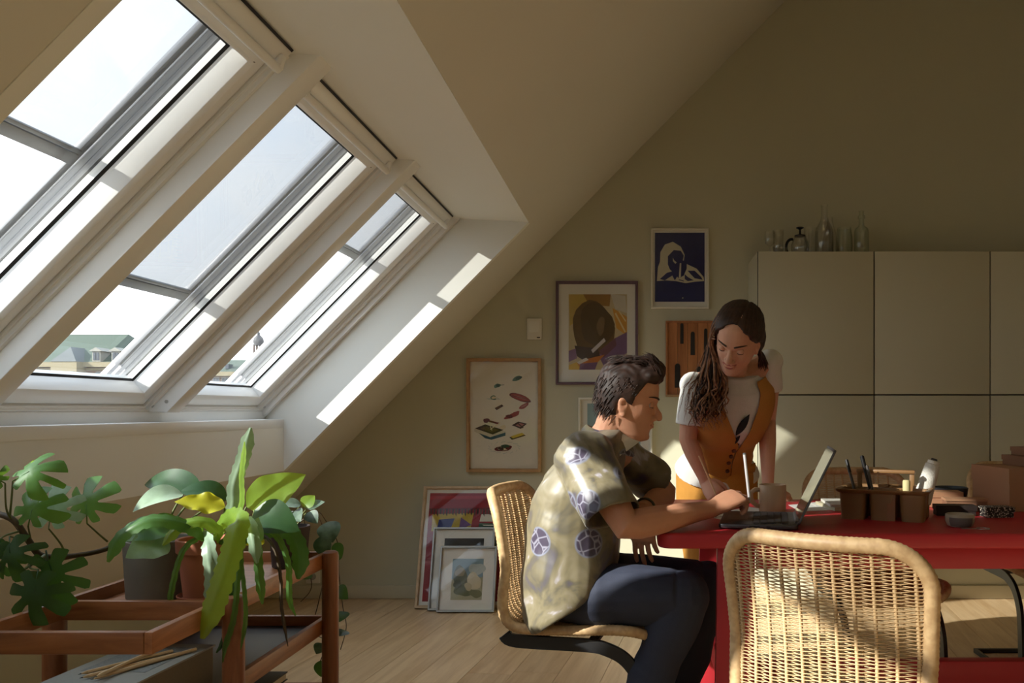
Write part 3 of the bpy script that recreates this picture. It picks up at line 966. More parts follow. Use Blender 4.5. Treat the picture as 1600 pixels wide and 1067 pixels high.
def chair_half(s):
    """Half width of the shell, rounded towards both ends."""
    hw, L = .205, CLEN[-1]
    r0, r1 = .10, .085
    if s < r0:
        return hw - r0 + math.sqrt(max(r0 * r0 - (r0 - s) ** 2, 0))
    if s > L - r1:
        e = L - s
        return hw - r1 + math.sqrt(max(r1 * r1 - (r1 - e) ** 2, 0))
    return hw - .012 * math.sin(PI * (s - r0) / (L - r0 - r1))


def make_chair():
    T = thing('cane_chair', '', 'chair', (0, 0, 0), group='woven cane chairs at the red table')
    L = CLEN[-1]
    # rim
    path = []
    N = 70
    for k in range(N + 1):
        s = L * (1 - math.cos(PI * k / N)) / 2
        path.append(chair_pt(s, chair_half(s))[0])
    for k in range(1, 9):
        path.append(chair_pt(L, chair_half(L) * (1 - k / 4.5))[0])
    for k in range(N + 1):
        s = L * (1 + math.cos(PI * k / N)) / 2
        path.append(chair_pt(s, -chair_half(s))[0])
    for k in range(1, 9):
        path.append(chair_pt(0, -chair_half(0) * (1 - k / 4.5))[0])
    # fine wrapping: ridges along the rim
    dense = []
    for i in range(len(path)):
        a, b = path[i], path[(i + 1) % len(path)]
        m = max(1, int((b - a).length / .0045))
        for k in range(m):
            dense.append(a + (b - a) * (k / m))
    dense.append(dense[0])
    mb = MB()
    mb.tube(dense, [.0150 + (.0012 if i % 2 else 0) for i in range(len(dense))], 8, cap=False)
    mb.build('rim', RIMM, T, smooth=179)
    # stakes from front to top
    us = [(-.180 + .036 * k) for k in range(11)]
    for u in us:
        pts = []
        for k in range(47):
            s = .004 + (L - .008) * k / 46
            h = chair_half(s)
            pts.append(chair_pt(s, max(-h, min(h, u)))[0])
        MB().tube(pts, .0042, 5).build('stake', RATT, T, smooth=179)
    # weavers
    mb = MB()
    s, row = .012, 0
    rr = random.Random(3)
    while s < L - .010:
        h = chair_half(s)
        n = 46
        pts = []
        jit = rr.uniform(-.0005, .0005)
        for k in range(n + 1):
            u = -h + 2 * h * k / n
            p, nr = chair_pt(s + jit + .0007 * math.sin(u * 25 + row * .7), u)
            ph = (u + .180) / .036 * PI + (PI if row % 2 else 0)
            pts.append(p + nr * (.0045 * math.cos(ph)))
        mb.tube(pts, .00150, 3, cap=False)
        s += .0037
        row += 1
    mb.build('weave', RATT, T, smooth=179, kind='stuff')
    # black steel frame
    key = [(-.205, .437), (-.17, .418), (.04, .414), (.10, .405), (.155, .378), (.195, .325), (.215, .25), (.225, .05), (.218, .025), (.19, .012), (-.24, .010)]
    pts = []
    for i in range(len(key) - 1):
        p0, p1, p2, p3 = key[max(i - 1, 0)], key[i], key[i + 1], key[min(i + 2, len(key) - 1)]
        for k in range(6):
            t = k / 6
            f = lambda a, b, c, d: .5 * ((2 * b) + (-a + c) * t + (2 * a - 5 * b + 4 * c - d) * t * t + (-a + 3 * b - 3 * c + d) * t ** 3)
            pts.append((f(p0[0], p1[0], p2[0], p3[0]), f(p0[1], p1[1], p2[1], p3[1])))
    pts.append(key[-1])
    for x in (-.172, .172):
        rg = []
        for i, p in enumerate(pts):
            a, b = pts[max(i - 1, 0)], pts[min(i + 1, len(pts) - 1)]
            d = Vector((b[0] - a[0], b[1] - a[1])).normalized()
            w = .019 if p[1] > .06 else .019 - .009 * (1 - max(p[1] - .01, 0) / .05)
            nx, ny = -d.y * w, d.x * w
            rg.append([Vector((x - .007, p[0] + nx, p[1] + ny)), Vector((x + .007, p[0] + nx, p[1] + ny)), Vector((x + .007, p[0] - nx, p[1] - ny)), Vector((x - .007, p[0] - nx, p[1] - ny))])
        MB().loft(rg).build('leg', BLACKMET, T, bevel=.0015, seg=1)
    MB().bar((-.165, -.235, .010), (.165, -.235, .010), .02, .018).build('floor_bar', BLACKMET, T, bevel=.002)
    MB().bar((-.165, -.10, .425), (.165, -.10, .425), .03, .012).build('seat_bar', BLACKMET, T, bevel=.002)
    MB().bar((-.165, .06, .425), (.165, .06, .425), .03, .012).build('seat_bar', BLACKMET, T, bevel=.002)
    return T


CH = make_chair()
spots = [((.477, 1.808, 0), R(-33), 'woven cane chair with its back to the viewer, in front of the laptop'),
         ((-.170, 2.60, 0), R(-90 - 9), 'woven cane chair with black frame under the seated person'),
         ((.88, 3.125, 0), R(180 + 4), 'woven cane chair tucked in at the far side behind the laptop'),
         ((1.69, 3.53, 0), R(180), 'woven cane chair at the far side of the table below the cardboard boxes')]
for i, (loc, rz, lab) in enumerate(spots):
    o = CH if i == 0 else copy_tree(CH)
    o.location = loc
    o.rotation_euler = (0, 0, rz)
    o['label'] = lab
# ------------------------------------------------------------------ teak tray trolley
TEAK = wood('teak', lin((128, 78, 46)), lin((176, 116, 72)), .4, (10, 1.2, 10), 3.0, .1)
TEAKX = wood('teak_cross', lin((128, 78, 46)), lin((176, 116, 72)), .4, (1.2, 10, 10), 3.0, .1)
TEAKZ = wood('teak_post', lin((120, 68, 42)), lin((156, 98, 62)), .4, (10, 10, 1.2), 3.0, .1)
TRAYB = mat('black_tray', (.018, .016, .015), .28, var=.1)
VX0, VX1, VY0, VY1 = -1.385, -1.005, 1.70, 2.675
T = thing('tray_trolley', 'teak tray trolley with round posts carrying the potted plants', 'trolley', ((VX0 + VX1) / 2, (VY0 + VY1) / 2, 0))
W = dict(parent=T, world=True, bevel=.0025)
xo = .026
for x in (VX0 - .022, VX1 + .028):
    for y in (2.0, 2.625):
        mb = MB()
        mb.lathe([(.020, .028), (.024, .035), (.0255, .30), (.0255, .640), (.023, .650), (.016, .655)], 20, (x, y, 0))
        o = mb.build('post', TEAKZ, T, world=True, smooth=40)
        mb = MB()
        mb.ell((x, y, .016), (.016, .016, .0155))
        mb.build('caster', BLACKMET, o, world=True, smooth=179)


def frame_level(z, hgt, y0, board, bm, cross=()):
    for x in (VX0, VX1):
        MB().box((x, (y0 + VY1) / 2, z), (.018, VY1 - y0, hgt)).build('rail', TEAK, **W)
    for y in (y0 + .009, VY1 - .009) + tuple(cross):
        MB().box(((VX0 + VX1) / 2, y, z), (VX1 - VX0 - .019, .018, hgt)).build('cross_rail', TEAKX, **W)
    if board:
        MB().box(((VX0 + VX1) / 2, (board[0] + board[1]) / 2, z - hgt / 2 + .010), (VX1 - VX0 - .02, board[1] - board[0], .010)).build('shelf_board', bm, parent=T, world=True)


frame_level(.622, .046, VY0, (1.995, VY1 - .02), TEAKX, (1.985,))
frame_level(.418, .046, VY0 + .02, (VY0 + .04, VY1 - .02), TRAYB)
frame_level(.205, .040, VY0 + .02, (VY0 + .04, VY1 - .02), TEAKX)
TRAY_Z = .622 - .023 + .015
MID_Z = .418 - .023 + .015
LOW_Z = .205 - .02 + .015

GREYB = mat('grey_cloth', lin((150, 150, 142)), .8, var=.06, scale=120)
EDGE = mat('page_edge', lin((206, 196, 172)), .9, var=.12, scale=90)


def book(name, label, cat, c, d, rz, cover, pages=True, group=None):
    """Closed book lying flat; c is the centre of its foot."""
    T = thing(name, label, cat, c, rz, group)
    t = .003
    mb = MB()
    mb.box((0, 0, t / 2), (d[0], d[1], t))
    mb.box((0, 0, d[2] - t / 2), (d[0], d[1], t))
    mb.box((-d[0] / 2 + t / 2, 0, d[2] / 2), (t, d[1], d[2] - 2 * t))
    mb.build('cover', cover, T)
    MB().box((.001, 0, d[2] / 2), (d[0] - .009, d[1] - .008, d[2] - 2 * t)).build('pages', EDGE, T)
    return T


T = thing('storage_book', 'thick grey cloth-bound volume under the pencils on the trolley shelf', 'book', (-1.158, 1.90, MID_Z), R(-4))
BK = T
GREYD = mat('grey_cloth_dots', lin((128, 132, 130)), .8, var=.5, scale=260)
mb = MB()
mb.box((0, 0, .002), (.205, .31, .004))
mb.box((0, 0, .110), (.205, .31, .004))
mb.box((-.1005, 0, .056), (.004, .31, .104))
mb.build('cover', GREYB, T)
MB().box((.002, 0, .056), (.194, .300, .104)).build('pages', mat('dark_pages', lin((120, 108, 92)), .9, var=.1, scale=150), T)
MB().box((.0, .03, .1124), (.15, .19, .0006)).build('cover_panel', GREYD, T)
PENW = wood('pencil_wood', lin((206, 172, 126)), lin((226, 196, 152)), .55, (8, 1, 8), 5)
LEAD = mat('lead', (.03, .03, .035), .5)
zt = MID_Z + .1132
for i, (x0, y0, x1, y1, dz, lab) in enumerate(((-1.195, 1.775, -1.08, 1.955, 0, 'pale wooden pencil crossing under the others on the grey book'), (-1.165, 1.765, -1.062, 1.99, 0, 'pale wooden pencil nearest the trolley rail on the grey book'), (-1.150, 1.755, -1.135, 1.985, .0085, 'pale wooden pencil lying across the top of the other pencils'), (-1.215, 1.80, -1.11, 1.975, 0, 'pale wooden pencil furthest from the trolley rail on the grey book'))):
    a, b = Vector((x0, y0, zt + .0042 + dz)), Vector((x1, y1, zt + .0042 + dz))
    d = (b - a).normalized()
    T = thing('pencil', lab, 'pencil', a, group='pencils on the grey book')
    MB().tube([a + d * .018, b], .0042, 6).build('shaft', PENW, T, world=True)
    MB().tube([a, a + d * .006, a + d * .018], [.0004, .0014, .0042], 6).build('tip', PENW, T, world=True)
    MB().tube([a - d * .001, a + d * .0055], [.0003, .00135], 6).build('lead', LEAD, T, world=True)
MAGA = mat('magazine_cover', lin((52, 50, 50)), .4, var=.5, scale=9)
MAGB = mat('magazine_pale', lin((178, 170, 156)), .45, var=.25, scale=11)
for k, (m_, lab) in enumerate(((MAGB, 'pale magazine at the bottom of the trolley stack'), (MAGA, 'dark magazine second from the bottom of the trolley stack'), (MAGB, 'pale magazine under the top one of the trolley stack'), (MAGA, 'dark magazine on top of the trolley stack'))):
    book('magazine', lab, 'magazine', (-1.19, 2.39, LOW_Z + k * .0255), (.225, .30, .025), R(3 - 4 * (k % 2)), m_, group='magazines on the low trolley shelf')

# ------------------------------------------------------------------ glassware on the cabinets
GLASSW = panemat('thin_glass', (.985, .99, .985), 1.9)
GLASSG = panemat('green_glass', (.94, .965, .95), 1.9)
CT = czs[2]


def glass_at(name, label, u, y, prof, m=GLASSW, cat='glass', n=28, seg=True):
    x = (u - CX) / FPX * y
    T = thing(name, label, cat, (x, y, CT), group='clear glassware on the cabinets')
    # outer wall up, inner wall down: a hollow vessel
    th = .0022
    inner = [(max(r - th, .0015), z) for r, z in prof if z > .004]
    inner = [(inner[0][0], .005)] + inner
    mb = MB()
    mb.lathe(prof + list(reversed(inner)), n)
    mb.build('vessel', m, T, smooth=50)
    return T


SC_ = 4.6 / FPX
T = glass_at('wine_glass', 'small clear stemmed glass at the left end of the glassware', 1203, 4.60, [(.026, 0), (.026, .003), (.005, .008), (.004, .05), (.010, .056), (.026, .07), (.030, .10), (.028, .135)])
T = glass_at('tumbler', 'tall slim clear tumbler beside the stemmed glass', 1216, 4.66, [(.024, 0), (.026, .004), (.028, .08), (.031, .155)])
T = glass_at('glass_bowl', 'low clear glass dish in front of the slim tumbler', 1219, 4.53, [(.02, 0), (.03, .006), (.040, .022), (.042, .04)], cat='bowl')
T = glass_at('coffee_pot', 'round glass coffee pot with black handle and lid knob', 1250, 4.58, [(.034, 0), (.040, .005), (.050, .03), (.050, .055), (.042, .08), (.033, .095), (.033, .105)], cat='pot')
mb = MB()
mb.lathe([(.030, .104), (.030, .110), (.010, .114), (.006, .12), (.006, .14), (.012, .146), (.020, .149), (.021, .153), (.012, .157)], 20)
mb.build('lid', BLACKMET, T, smooth=40)
mb = MB()
mb.tube([Vector((-.046 - .030 * math.sin(t), 0, .045 - .044 * math.cos(t))) for t in (PI * (k / 16 * 1.1 - .02) for k in range(17))], .0055, 8, asp=1.4)
mb.build('handle', BLACKMET, T, smooth=179)
T = glass_at('tumbler', 'tall straight clear tumbler between the coffee pot and the big bottle', 1266, 4.70, [(.030, 0), (.033, .005), (.034, .10), (.035, .178)])
T = glass_at('glass_bottle', 'tall clear bottle with long narrow neck, tallest of the glassware', 1288, 4.56, [(.044, 0), (.049, .006), (.049, .125), (.044, .145), (.024, .185), (.0175, .205), (.0165, .262), (.019, .264), (.019, .274)], cat='bottle')
T = glass_at('glass_bottle', 'clear sloping bottle half hidden behind the tallest bottle', 1297, 4.74, [(.040, 0), (.046, .006), (.046, .10), (.036, .15), (.020, .20), (.015, .23), (.016, .245)], cat='bottle')
T = glass_at('tumbler', 'wide greenish glass vase between the two bottles', 1319, 4.60, [(.036, 0), (.044, .008), (.047, .05), (.045, .10), (.037, .155)], GLASSG)
T = glass_at('glass_bottle', 'clear round-shouldered bottle at the right end of the glassware', 1346, 4.60, [(.036, 0), (.041, .006), (.041, .13), (.036, .15), (.018, .165), (.0145, .178), (.0145, .205), (.020, .208), (.020, .222), (.014, .225), (.013, .245), (.017, .247)], GLASSG, cat='bottle')

# ------------------------------------------------------------------ things on the table
SHEET = mat('sheet_paper', lin((222, 222, 216)), .8, var=.02)


def sheet(label, poly, z, m=SHEET):
    c = Vector((sum(p[0] for p in poly) / len(poly), sum(p[1] for p in poly) / len(poly), z))
    T = thing('paper_sheet', label, 'paper', c, group='papers on the red table')
    mb = MB()
    mb.prism([Vector((p[0] - c.x, p[1] - c.y, 0)) for p in poly], (0, 0, .0008))
    mb.build('sheet', m, T)
    return T


def tp(u, v):
    """Point of the table top in direction (u, v)."""
    d = (CAMH - TZ) * FPX / (v - CY)
    return ((u - CX) / FPX * d, d)


T = sheet('white sheet of paper under the writing hand', [tp(1100, 806), tp(1132, 813), tp(1200, 797), tp(1170, 792)], TZ)
for k in range(4):
    a, b = tp(1118 + k * 6, 809 - k * .8), tp(1142 + k * 6, 804.5 - k * .8)
    mb = MB()
    mb.bar(Vector((a[0], a[1], TZ + .0009)) , Vector((b[0], b[1], TZ + .0009)), .004, .0002)
    mb.build('pencil_line', mat('graphite', lin((120, 124, 128)), .7) if 'graphite' not in MATS else MATS['graphite'], T, world=True)
sheet('loose white sheet in front of the standing hand, beside the mug', [tp(1232, 789), tp(1250, 799), tp(1300, 797), tp(1285, 785)], TZ)
sheet('white sheet between the mug and the notebooks', [tp(1262, 786), tp(1275, 791), tp(1322, 789), tp(1310, 783)], TZ + .001)
NB = mat('notebook_cover', lin((176, 168, 140)), .7)
NBW = mat('notebook_white', lin((208, 206, 196)), .7)
book('notebook', 'pale closed notebook lying under the white one behind the laptop', 'notebook', (.735, 2.98, TZ), (.15, .21, .012), R(6), NB, group='notebooks behind the laptop')
book('notebook', 'white closed notebook on top of the pale one behind the laptop', 'notebook', (.735, 2.98, TZ + .0122), (.14, .20, .009), R(-3), NBW, group='notebooks behind the laptop')

# laptop
ALU = mat('laptop_grey', lin((92, 92, 96)), .4, metal=.7, var=.03)
KEYM = mat('laptop_key', (.012, .012, .014), .5)
SCRN = mat('laptop_screen', (.006, .006, .008), .08, spec=.7, var=.02)
LB = Vector((.368, 2.575, TZ))
T = thing('laptop', 'open dark grey laptop facing the seated person', 'laptop', LB, R(-9))
mb = MB()
mb.prism([(x, y, .004) for x, y in rrect(-.115, .115, -.16, .16, .012)], (0, 0, .012))
mb.build('base', ALU, T, bevel=.002)
for fx, fy in ((-.09, -.13), (-.09, .13), (.09, -.13), (.09, .13)):
    MB().lathe([(.006, 0), (.006, .005)], 10, (fx, fy, 0)).build('foot', BLACKMET, T)
kb = MB().box((.035, 0, .0158), (.108, .275, .0006)).build('keyboard', KEYM, T)
for r in range(5):
    x = .078 - r * .0208
    kn = 14 if r < 4 else 9
    for k in range(kn):
        w_ = .0172
        y = -.1275 + k * .0196
        if r == 4:
            ys_ = [-.1275, -.107, -.086, -.064, 0, .064, .086, .107, .1275]
            y = ys_[k]
            w_ = .094 if k == 4 else .0172
        MB().box((x, y, .0172), (.0172, w_, .0024)).build('key', KEYM, kb)
MB().box((-.065, 0, .0161), (.062, .095, .0004)).build('trackpad', mat('trackpad_grey', lin((104, 104, 108)), .35, metal=.5), T)
MB().box((-.01, -.1603, .010), (.03, .001, .004)).build('port', KEYM, T)
MB().box((.03, -.1603, .010), (.012, .001, .003)).build('port', KEYM, T)
lid = R(26)
dz = Vector((math.sin(lid), 0, math.cos(lid)))
dn = Vector((-math.cos(lid), 0, math.sin(lid)))
h0 = Vector((.112, 0, .017))
mb = MB()
q = [h0 + Vector((0, y, 0)) + dz * z for y, z in rrect(-.16, .16, 0, .242, .01)]
mb.prism(q, dn * -.006)
o = mb.build('screen_lid', ALU, T, bevel=.0012)
mb = MB()
mb.prism([h0 + dn * .0002 + Vector((0, y, 0)) + dz * z for y, z in rrect(-.153, .153, .008, .235, .004)], dn * .0006)
mb.build('screen', SCRN, o)
MB().tube([h0 + Vector((0, -.12, 0)), h0 + Vector((0, .12, 0))], .006, 10).build('hinge', ALU, T, smooth=40)

# mug
CLAY = mat('mug_glaze', lin((200, 168, 134)), .5, var=.08, scale=14)
m0 = px(1207, 799, 2.83)
T = thing('mug', 'pale tan stoneware mug with a square-ish ear handle', 'mug', (m0.x, 2.83, TZ))
mb = MB()
mb.lathe([(.040, 0), (.045, .003), (.046, .01), (.046, .094), (.0445, .096), (.043, .094), (.042, .012), (.0, .010)], 32)
mb.build('body', CLAY, T, smooth=45)
mb = MB()
mb.tube([Vector((-.042, -.004, .078)), Vector((-.060, -.008, .080)), Vector((-.074, -.010, .070)), Vector((-.075, -.010, .052)), Vector((-.068, -.009, .036)), Vector((-.056, -.007, .026)), Vector((-.042, -.004, .022))], .0062, 10, asp=1.3)
mb.build('handle', CLAY, T, smooth=179)

# craft caddy
CAD = mat('caddy_plastic', lin((150, 112, 72)), .45, var=.05)
c0 = Vector((.800, 2.71, TZ))
CADD = thing('craft_caddy', 'brown divided plastic caddy with a carrying handle', 'caddy', c0, R(-24))
Lx, Wy, Hh = .265, .205, .096


def cup(x0, x1, y0, y1, h):
    """Tapered open compartment."""
    mb = MB()
    t, tp_ = .003, .006
    o0 = [(x, y) for x, y in rrect(x0 + tp_, x1 - tp_, y0 + tp_, y1 - tp_, .012, 3)]
    o1 = [(x, y) for x, y in rrect(x0, x1, y0, y1, .014, 3)]
    i1 = [(x, y) for x, y in rrect(x0 + t, x1 - t, y0 + t, y1 - t, .012, 3)]
    i0 = [(x, y) for x, y in rrect(x0 + tp_ + t, x1 - tp_ - t, y0 + tp_ + t, y1 - tp_ - t, .010, 3)]
    mb.loft([[Vector((x, y, z)) for x, y in r] for r, z in ((o0, 0), (o1, h), (i1, h), (i0, .004))])
    return mb


hx, hy = Lx / 2, Wy / 2
for (a, b, c, d) in ((-hx, -hx * .36, -hy, -.004), (-hx * .30, hx * .34, -hy, -.004), (hx * .40, hx, -hy, -.004), (-hx, -hx * .02, .004, hy), (hx * .04, hx, .004, hy)):
    cup(a, b, c, d, Hh).build('compartment', CAD, CADD, smooth=40)
mb = MB()
mb.loft([[Vector((x, y, z)) for x, y in rrect(-hx - o, hx + o, -hy - o, hy + o, .018, 4)] for o, z in ((.001, Hh - .012), (.010, Hh - .006), (.012, Hh), (.007, Hh + .002), (-.001, Hh))], cap=False)
mb.build('rim', CAD, CADD, smooth=40)
for x in (-hx + .05, hx - .05):
    MB().box((x, 0, Hh + .020), (.016, .012, .075)).build('handle_post', CAD, CADD, bevel=.003)
MB().box((0, 0, Hh + .053), (Lx - .08, .024, .012)).build('handle', CAD, CADD, bevel=.004)
# a strip of brown tape round the corner compartment
mb = MB()
mb.box((.030, -hy - .0005 + .004, .046), (.024, .002, .09))
mb.build('tape', mat('brown_tape', lin((150, 98, 54)), .4), CADD)

PENB = mat('pen_black', (.012, .012, .013), .35)
PENG = mat('pen_grey', lin((84, 78, 74)), .4)


def pen(label, a, b, r, m, cap=None):
    T = thing('pen', label, 'pen', a, group='pens in the caddy')
    a, b = Vector(a), Vector(b)
    d = (b - a).normalized()
    MB().tube([a, a + d * .012, b - d * .004, b], [.0012, r, r, r * .7], 10).build('barrel', m, T, world=True, smooth=40)
    MB().tube([b - d * .045, b - d * .002], [r * 1.16, r * 1.16], 10).build('cap', cap or m, T, world=True, smooth=40)
    return T


Mc = WM[CADD.name]
pen('dark pen leaning far over in the near end of the caddy', Mc @ Vector((-.07, -.05, .012)), Mc @ Vector((-.125, -.005, .185)), .0048, PENG, PENB)
pen('thick black marker leaning beside the caddy handle', Mc @ Vector((-.02, -.05, .012)), Mc @ Vector((-.072, -.028, .200)), .006, PENB)
pen('slim grey pen standing next to the black marker', Mc @ Vector((-.012, -.068, .012)), Mc @ Vector((-.052, -.05, .170)), .004, PENG)
T = thing('paper_spool', 'small cream paper roll standing in the caddy', 'roll', Mc @ Vector((.07, -.045, .0045)))
MB().lathe([(.008, 0), (.012, .002), (.012, .118), (.010, .122)], 14).build('roll', mat('cream_roll', lin((216, 204, 150)), .7), T, smooth=40)

# yarn cone
YARN = mat('white_yarn', lin((228, 224, 214)), .9, var=.06, scale=80, bump=.3, bscale=200)
y0 = Mc @ Vector((.098, .045, .0))
T = thing('yarn_cone', 'white cone of yarn leaning in the back corner of the caddy', 'yarn', y0 + Vector((0, 0, .02)))
ax = Matrix.Rotation(R(17), 3, 'Y')
prof = []
for k in range(46):
    z = .03 + k * .0031
    r = .030 - .008 * (k / 45) - (.004 if k > 41 else 0)
    prof.append((r + (.0012 if k % 2 else 0), z))
mb = MB()
mb.lathe([(.012, .026)] + prof + [(.013, prof[-1][1] + .002)], 22, (0, 0, 0), ax)
mb.build('thread', YARN, T, smooth=60)
mb = MB()
mb.lathe([(.009, .0), (.011, .02), (.010, .176), (.0085, .178), (.008, .15)], 16, (0, 0, 0), ax)
mb.build('core', mat('cone_core', lin((60, 58, 54)), .7), T, smooth=40)

# bowls, boxes
STONE = mat('stone_glaze', lin((168, 154, 134)), .7, var=.12, scale=30)
DKGL = mat('dark_glaze', lin((96, 88, 82)), .6, var=.1, scale=30)
b0 = tp(1509, 826)
T = thing('stone_bowl', 'small pale stoneware bowl with a dark dipped side near the table edge', 'bowl', (b0[0], b0[1] + .045, TZ))
mb = MB()
mb.lathe([(.026, 0), (.036, .004), (.042, .018), (.042, .036), (.0395, .0385), (.037, .036), (.035, .016), (.0, .009)], 30)
mb.build('body', STONE, T, smooth=50)
mb = MB()
seg = [t for t in (R(205) + R(100) * k / 12 for k in range(13))]
rg = [[Vector(((r + .0006) * math.cos(t), (r + .0006) * math.sin(t), z * (1 - .0))) for t in seg] for r, z in ((.036, .004), (.042, .018), (.042, .030))]
mb.sheet(rg)
mb.build('dipped_glaze', DKGL, T, smooth=179)
b1 = tp(1497, 770)
T = thing('blue_bowl', 'blue grey bowl behind the small boxes', 'bowl', (1.175, 3.155, TZ))
mb = MB()
mb.lathe([(.035, 0), (.05, .004), (.062, .03), (.066, .055), (.063, .057), (.058, .03), (.0, .01)], 30)
mb.build('body', mat('blue_glaze', lin((66, 78, 86)), .45), T, smooth=50)

KRAFT = mat('kraft_board', lin((176, 132, 98)), .75, var=.05, scale=8)
KRAFD = mat('kraft_dark', lin((140, 100, 74)), .75, var=.05, scale=8)
SPECK = mat('speckled_paper', (.25, .22, .2), .8)
nt = SPECK.node_tree
vo = nt.nodes.new('ShaderNodeTexVoronoi')
vo.inputs['Scale'].default_value = 170
rp = nt.nodes.new('ShaderNodeValToRGB')
rp.color_ramp.elements[0].position = .30
rp.color_ramp.elements[0].color = (*lin((200, 186, 168)), 1)
rp.color_ramp.elements[1].position = .42
rp.color_ramp.elements[1].color = (*lin((40, 36, 34)), 1)
tc = nt.nodes.new('ShaderNodeTexCoord')
nt.links.new(tc.outputs['Object'], vo.inputs['Vector'])
nt.links.new(vo.outputs['Distance'], rp.inputs[0])
nt.links.new(rp.outputs[0], nt.nodes['Principled BSDF'].inputs['Base Color'])
BLKB = mat('black_box_paper', lin((40, 30, 26)), .6, var=.3, scale=60)


def carton(name, label, c, d, rz, m, lid=None, lm=None, group=None, cat='box'):
    """Box with a separate, slightly larger lid; c centre of the foot."""
    T = thing(name, label, cat, c, rz, group)
    lh = lid or d[2] * .35
    MB().box((0, 0, (d[2] - .003) / 2), (d[0] - .005, d[1] - .005, d[2] - .003)).build('body', m, T, bevel=.0012, seg=1)
    mb = MB()
    w, dd = d[0] / 2, d[1] / 2
    R4 = lambda o: [(-w + o, -dd + o), (w - o, -dd + o), (w - o, dd - o), (-w + o, dd - o)]
    mb.loft([[Vector((x, y, z)) for x, y in r] for r, z in ((R4(.0022), d[2] - lh), (R4(0), d[2] - lh), (R4(0), d[2]), )], cap=False)
    mb.add([Vector((x, y, d[2])) for x, y in R4(0)], [(0, 1, 2, 3)])
    mb.build('lid', lm or m, T)
    return T


carton('cardboard_box', 'large kraft cardboard box with lid at the right end of the table', (1.395, 2.985, TZ), (.30, .25, .148), R(7), KRAFT, .055, group='kraft boxes on the red table')
carton('cardboard_box', 'flat kraft box stacked on the large lidded box', (1.445, 3.0, TZ + .1482), (.20, .18, .036), R(4), KRAFD, .018, group='kraft boxes on the red table')
carton('cardboard_box', 'smaller kraft box on top of the stacked flat box', (1.46, 3.0, TZ + .1846), (.18, .15, .030), R(4), KRAFD, .015, group='kraft boxes on the red table')
carton('gift_box', 'small kraft box standing in front of the blue bowl', (1.085, 3.02, TZ), (.15, .09, .055), R(-8), KRAFT, .02, group='small boxes beside the caddy')
carton('gift_box', 'pale edged brown box lying in front of the larger small box', (1.125, 2.885, TZ), (.14, .07, .044), R(-8), KRAFD, .008, KRAFT, group='small boxes beside the caddy')
carton('gift_box', 'long black box between the caddy and the speckled box', (1.045, 2.765, TZ), (.13, .06, .034), R(-8), BLKB, .016, group='small boxes beside the caddy')
carton('gift_box', 'black and white speckled box behind the stone bowl', (1.165, 2.72, TZ), (.095, .06, .034), R(4), SPECK, .016, group='small boxes beside the caddy')
k0 = tp(1548, 829)
T = thing('key_ring', 'thin metal ring with a key beside the stone bowl', 'key ring', (k0[0] - .01, k0[1] + .03, TZ))
mb = MB()
mb.tube([Vector((.018 * math.cos(t), .018 * math.sin(t), .0016)) for t in (2 * PI * k / 24 for k in range(25))], .0014, 6, cap=False)
mb.build('ring', STEEL, T, smooth=179)
MB().box((-.038, .004, .0012), (.044, .007, .0022), (0, 0, R(-8))).build('key', STEEL, T)
# ------------------------------------------------------------------ plants on the trolley
def leafmat(name, c, tr, rough=.35, vein=None, tw=.4):
    """Leaf: glossy skin over a body that lets light through."""
    m, nt, b = newmat(name)
    tc = nt.nodes.new('ShaderNodeTexCoord')
    nz = nt.nodes.new('ShaderNodeTexNoise')
    nz.inputs['Scale'].default_value = 26
    nz.inputs['Detail'].default_value = 5
    nt.links.new(tc.outputs['Object'], nz.inputs['Vector'])
    rp = nt.nodes.new('ShaderNodeValToRGB')
    c = Vector(c)
    rp.color_ramp.elements[0].position = .35
    rp.color_ramp.elements[0].color = (*(c * .8), 1)
    rp.color_ramp.elements[1].position = .68
    rp.color_ramp.elements[1].color = (*(Vector(vein) if vein else c * 1.2), 1)
    nt.links.new(nz.outputs['Fac'], rp.inputs[0])
    nt.links.new(rp.outputs[0], b.inputs['Base Color'])
    b.inputs['Roughness'].default_value = rough
    t = nt.nodes.new('ShaderNodeBsdfTranslucent')
    t.inputs[0].default_value = (*tr, 1)
    mx = nt.nodes.new('ShaderNodeMixShader')
    mx.inputs[0].default_value = tw
    out = nt.nodes['Material Output']
    nt.links.new(b.outputs[0], mx.inputs[1])
    nt.links.new(t.outputs[0], mx.inputs[2])
    nt.links.new(mx.outputs[0], out.inputs[0])
    return m


LDK = leafmat('leaf_dark', lin((52, 84, 54)), lin((90, 130, 40)))
LMD = leafmat('leaf_mid', lin((76, 116, 62)), lin((130, 170, 50)))
LBR = leafmat('leaf_bright', lin((116, 150, 58)), lin((190, 205, 60)), tw=.5)
LYE = leafmat('leaf_yellow', lin((186, 186, 50)), lin((235, 225, 50)), tw=.5)
LPA = leafmat('leaf_pale', lin((150, 174, 148)), lin((150, 180, 110)), tw=.25)
LSC = leafmat('leaf_silver', lin((40, 62, 44)), lin((70, 100, 50)), vein=lin((120, 140, 122)), tw=.25)
STEMM = mat('stem_green', lin((92, 104, 58)), .5, var=.15, scale=30)
STEMD = mat('stem_brown', lin((72, 58, 40)), .6, var=.2, scale=30)
SOIL = mat('potting_soil', lin((42, 32, 26)), .95, var=.4, scale=60, bump=.6, bscale=120)


def bez(a, b, c, t):
    return a * ((1 - t) ** 2) + b * (2 * t * (1 - t)) + c * (t * t)


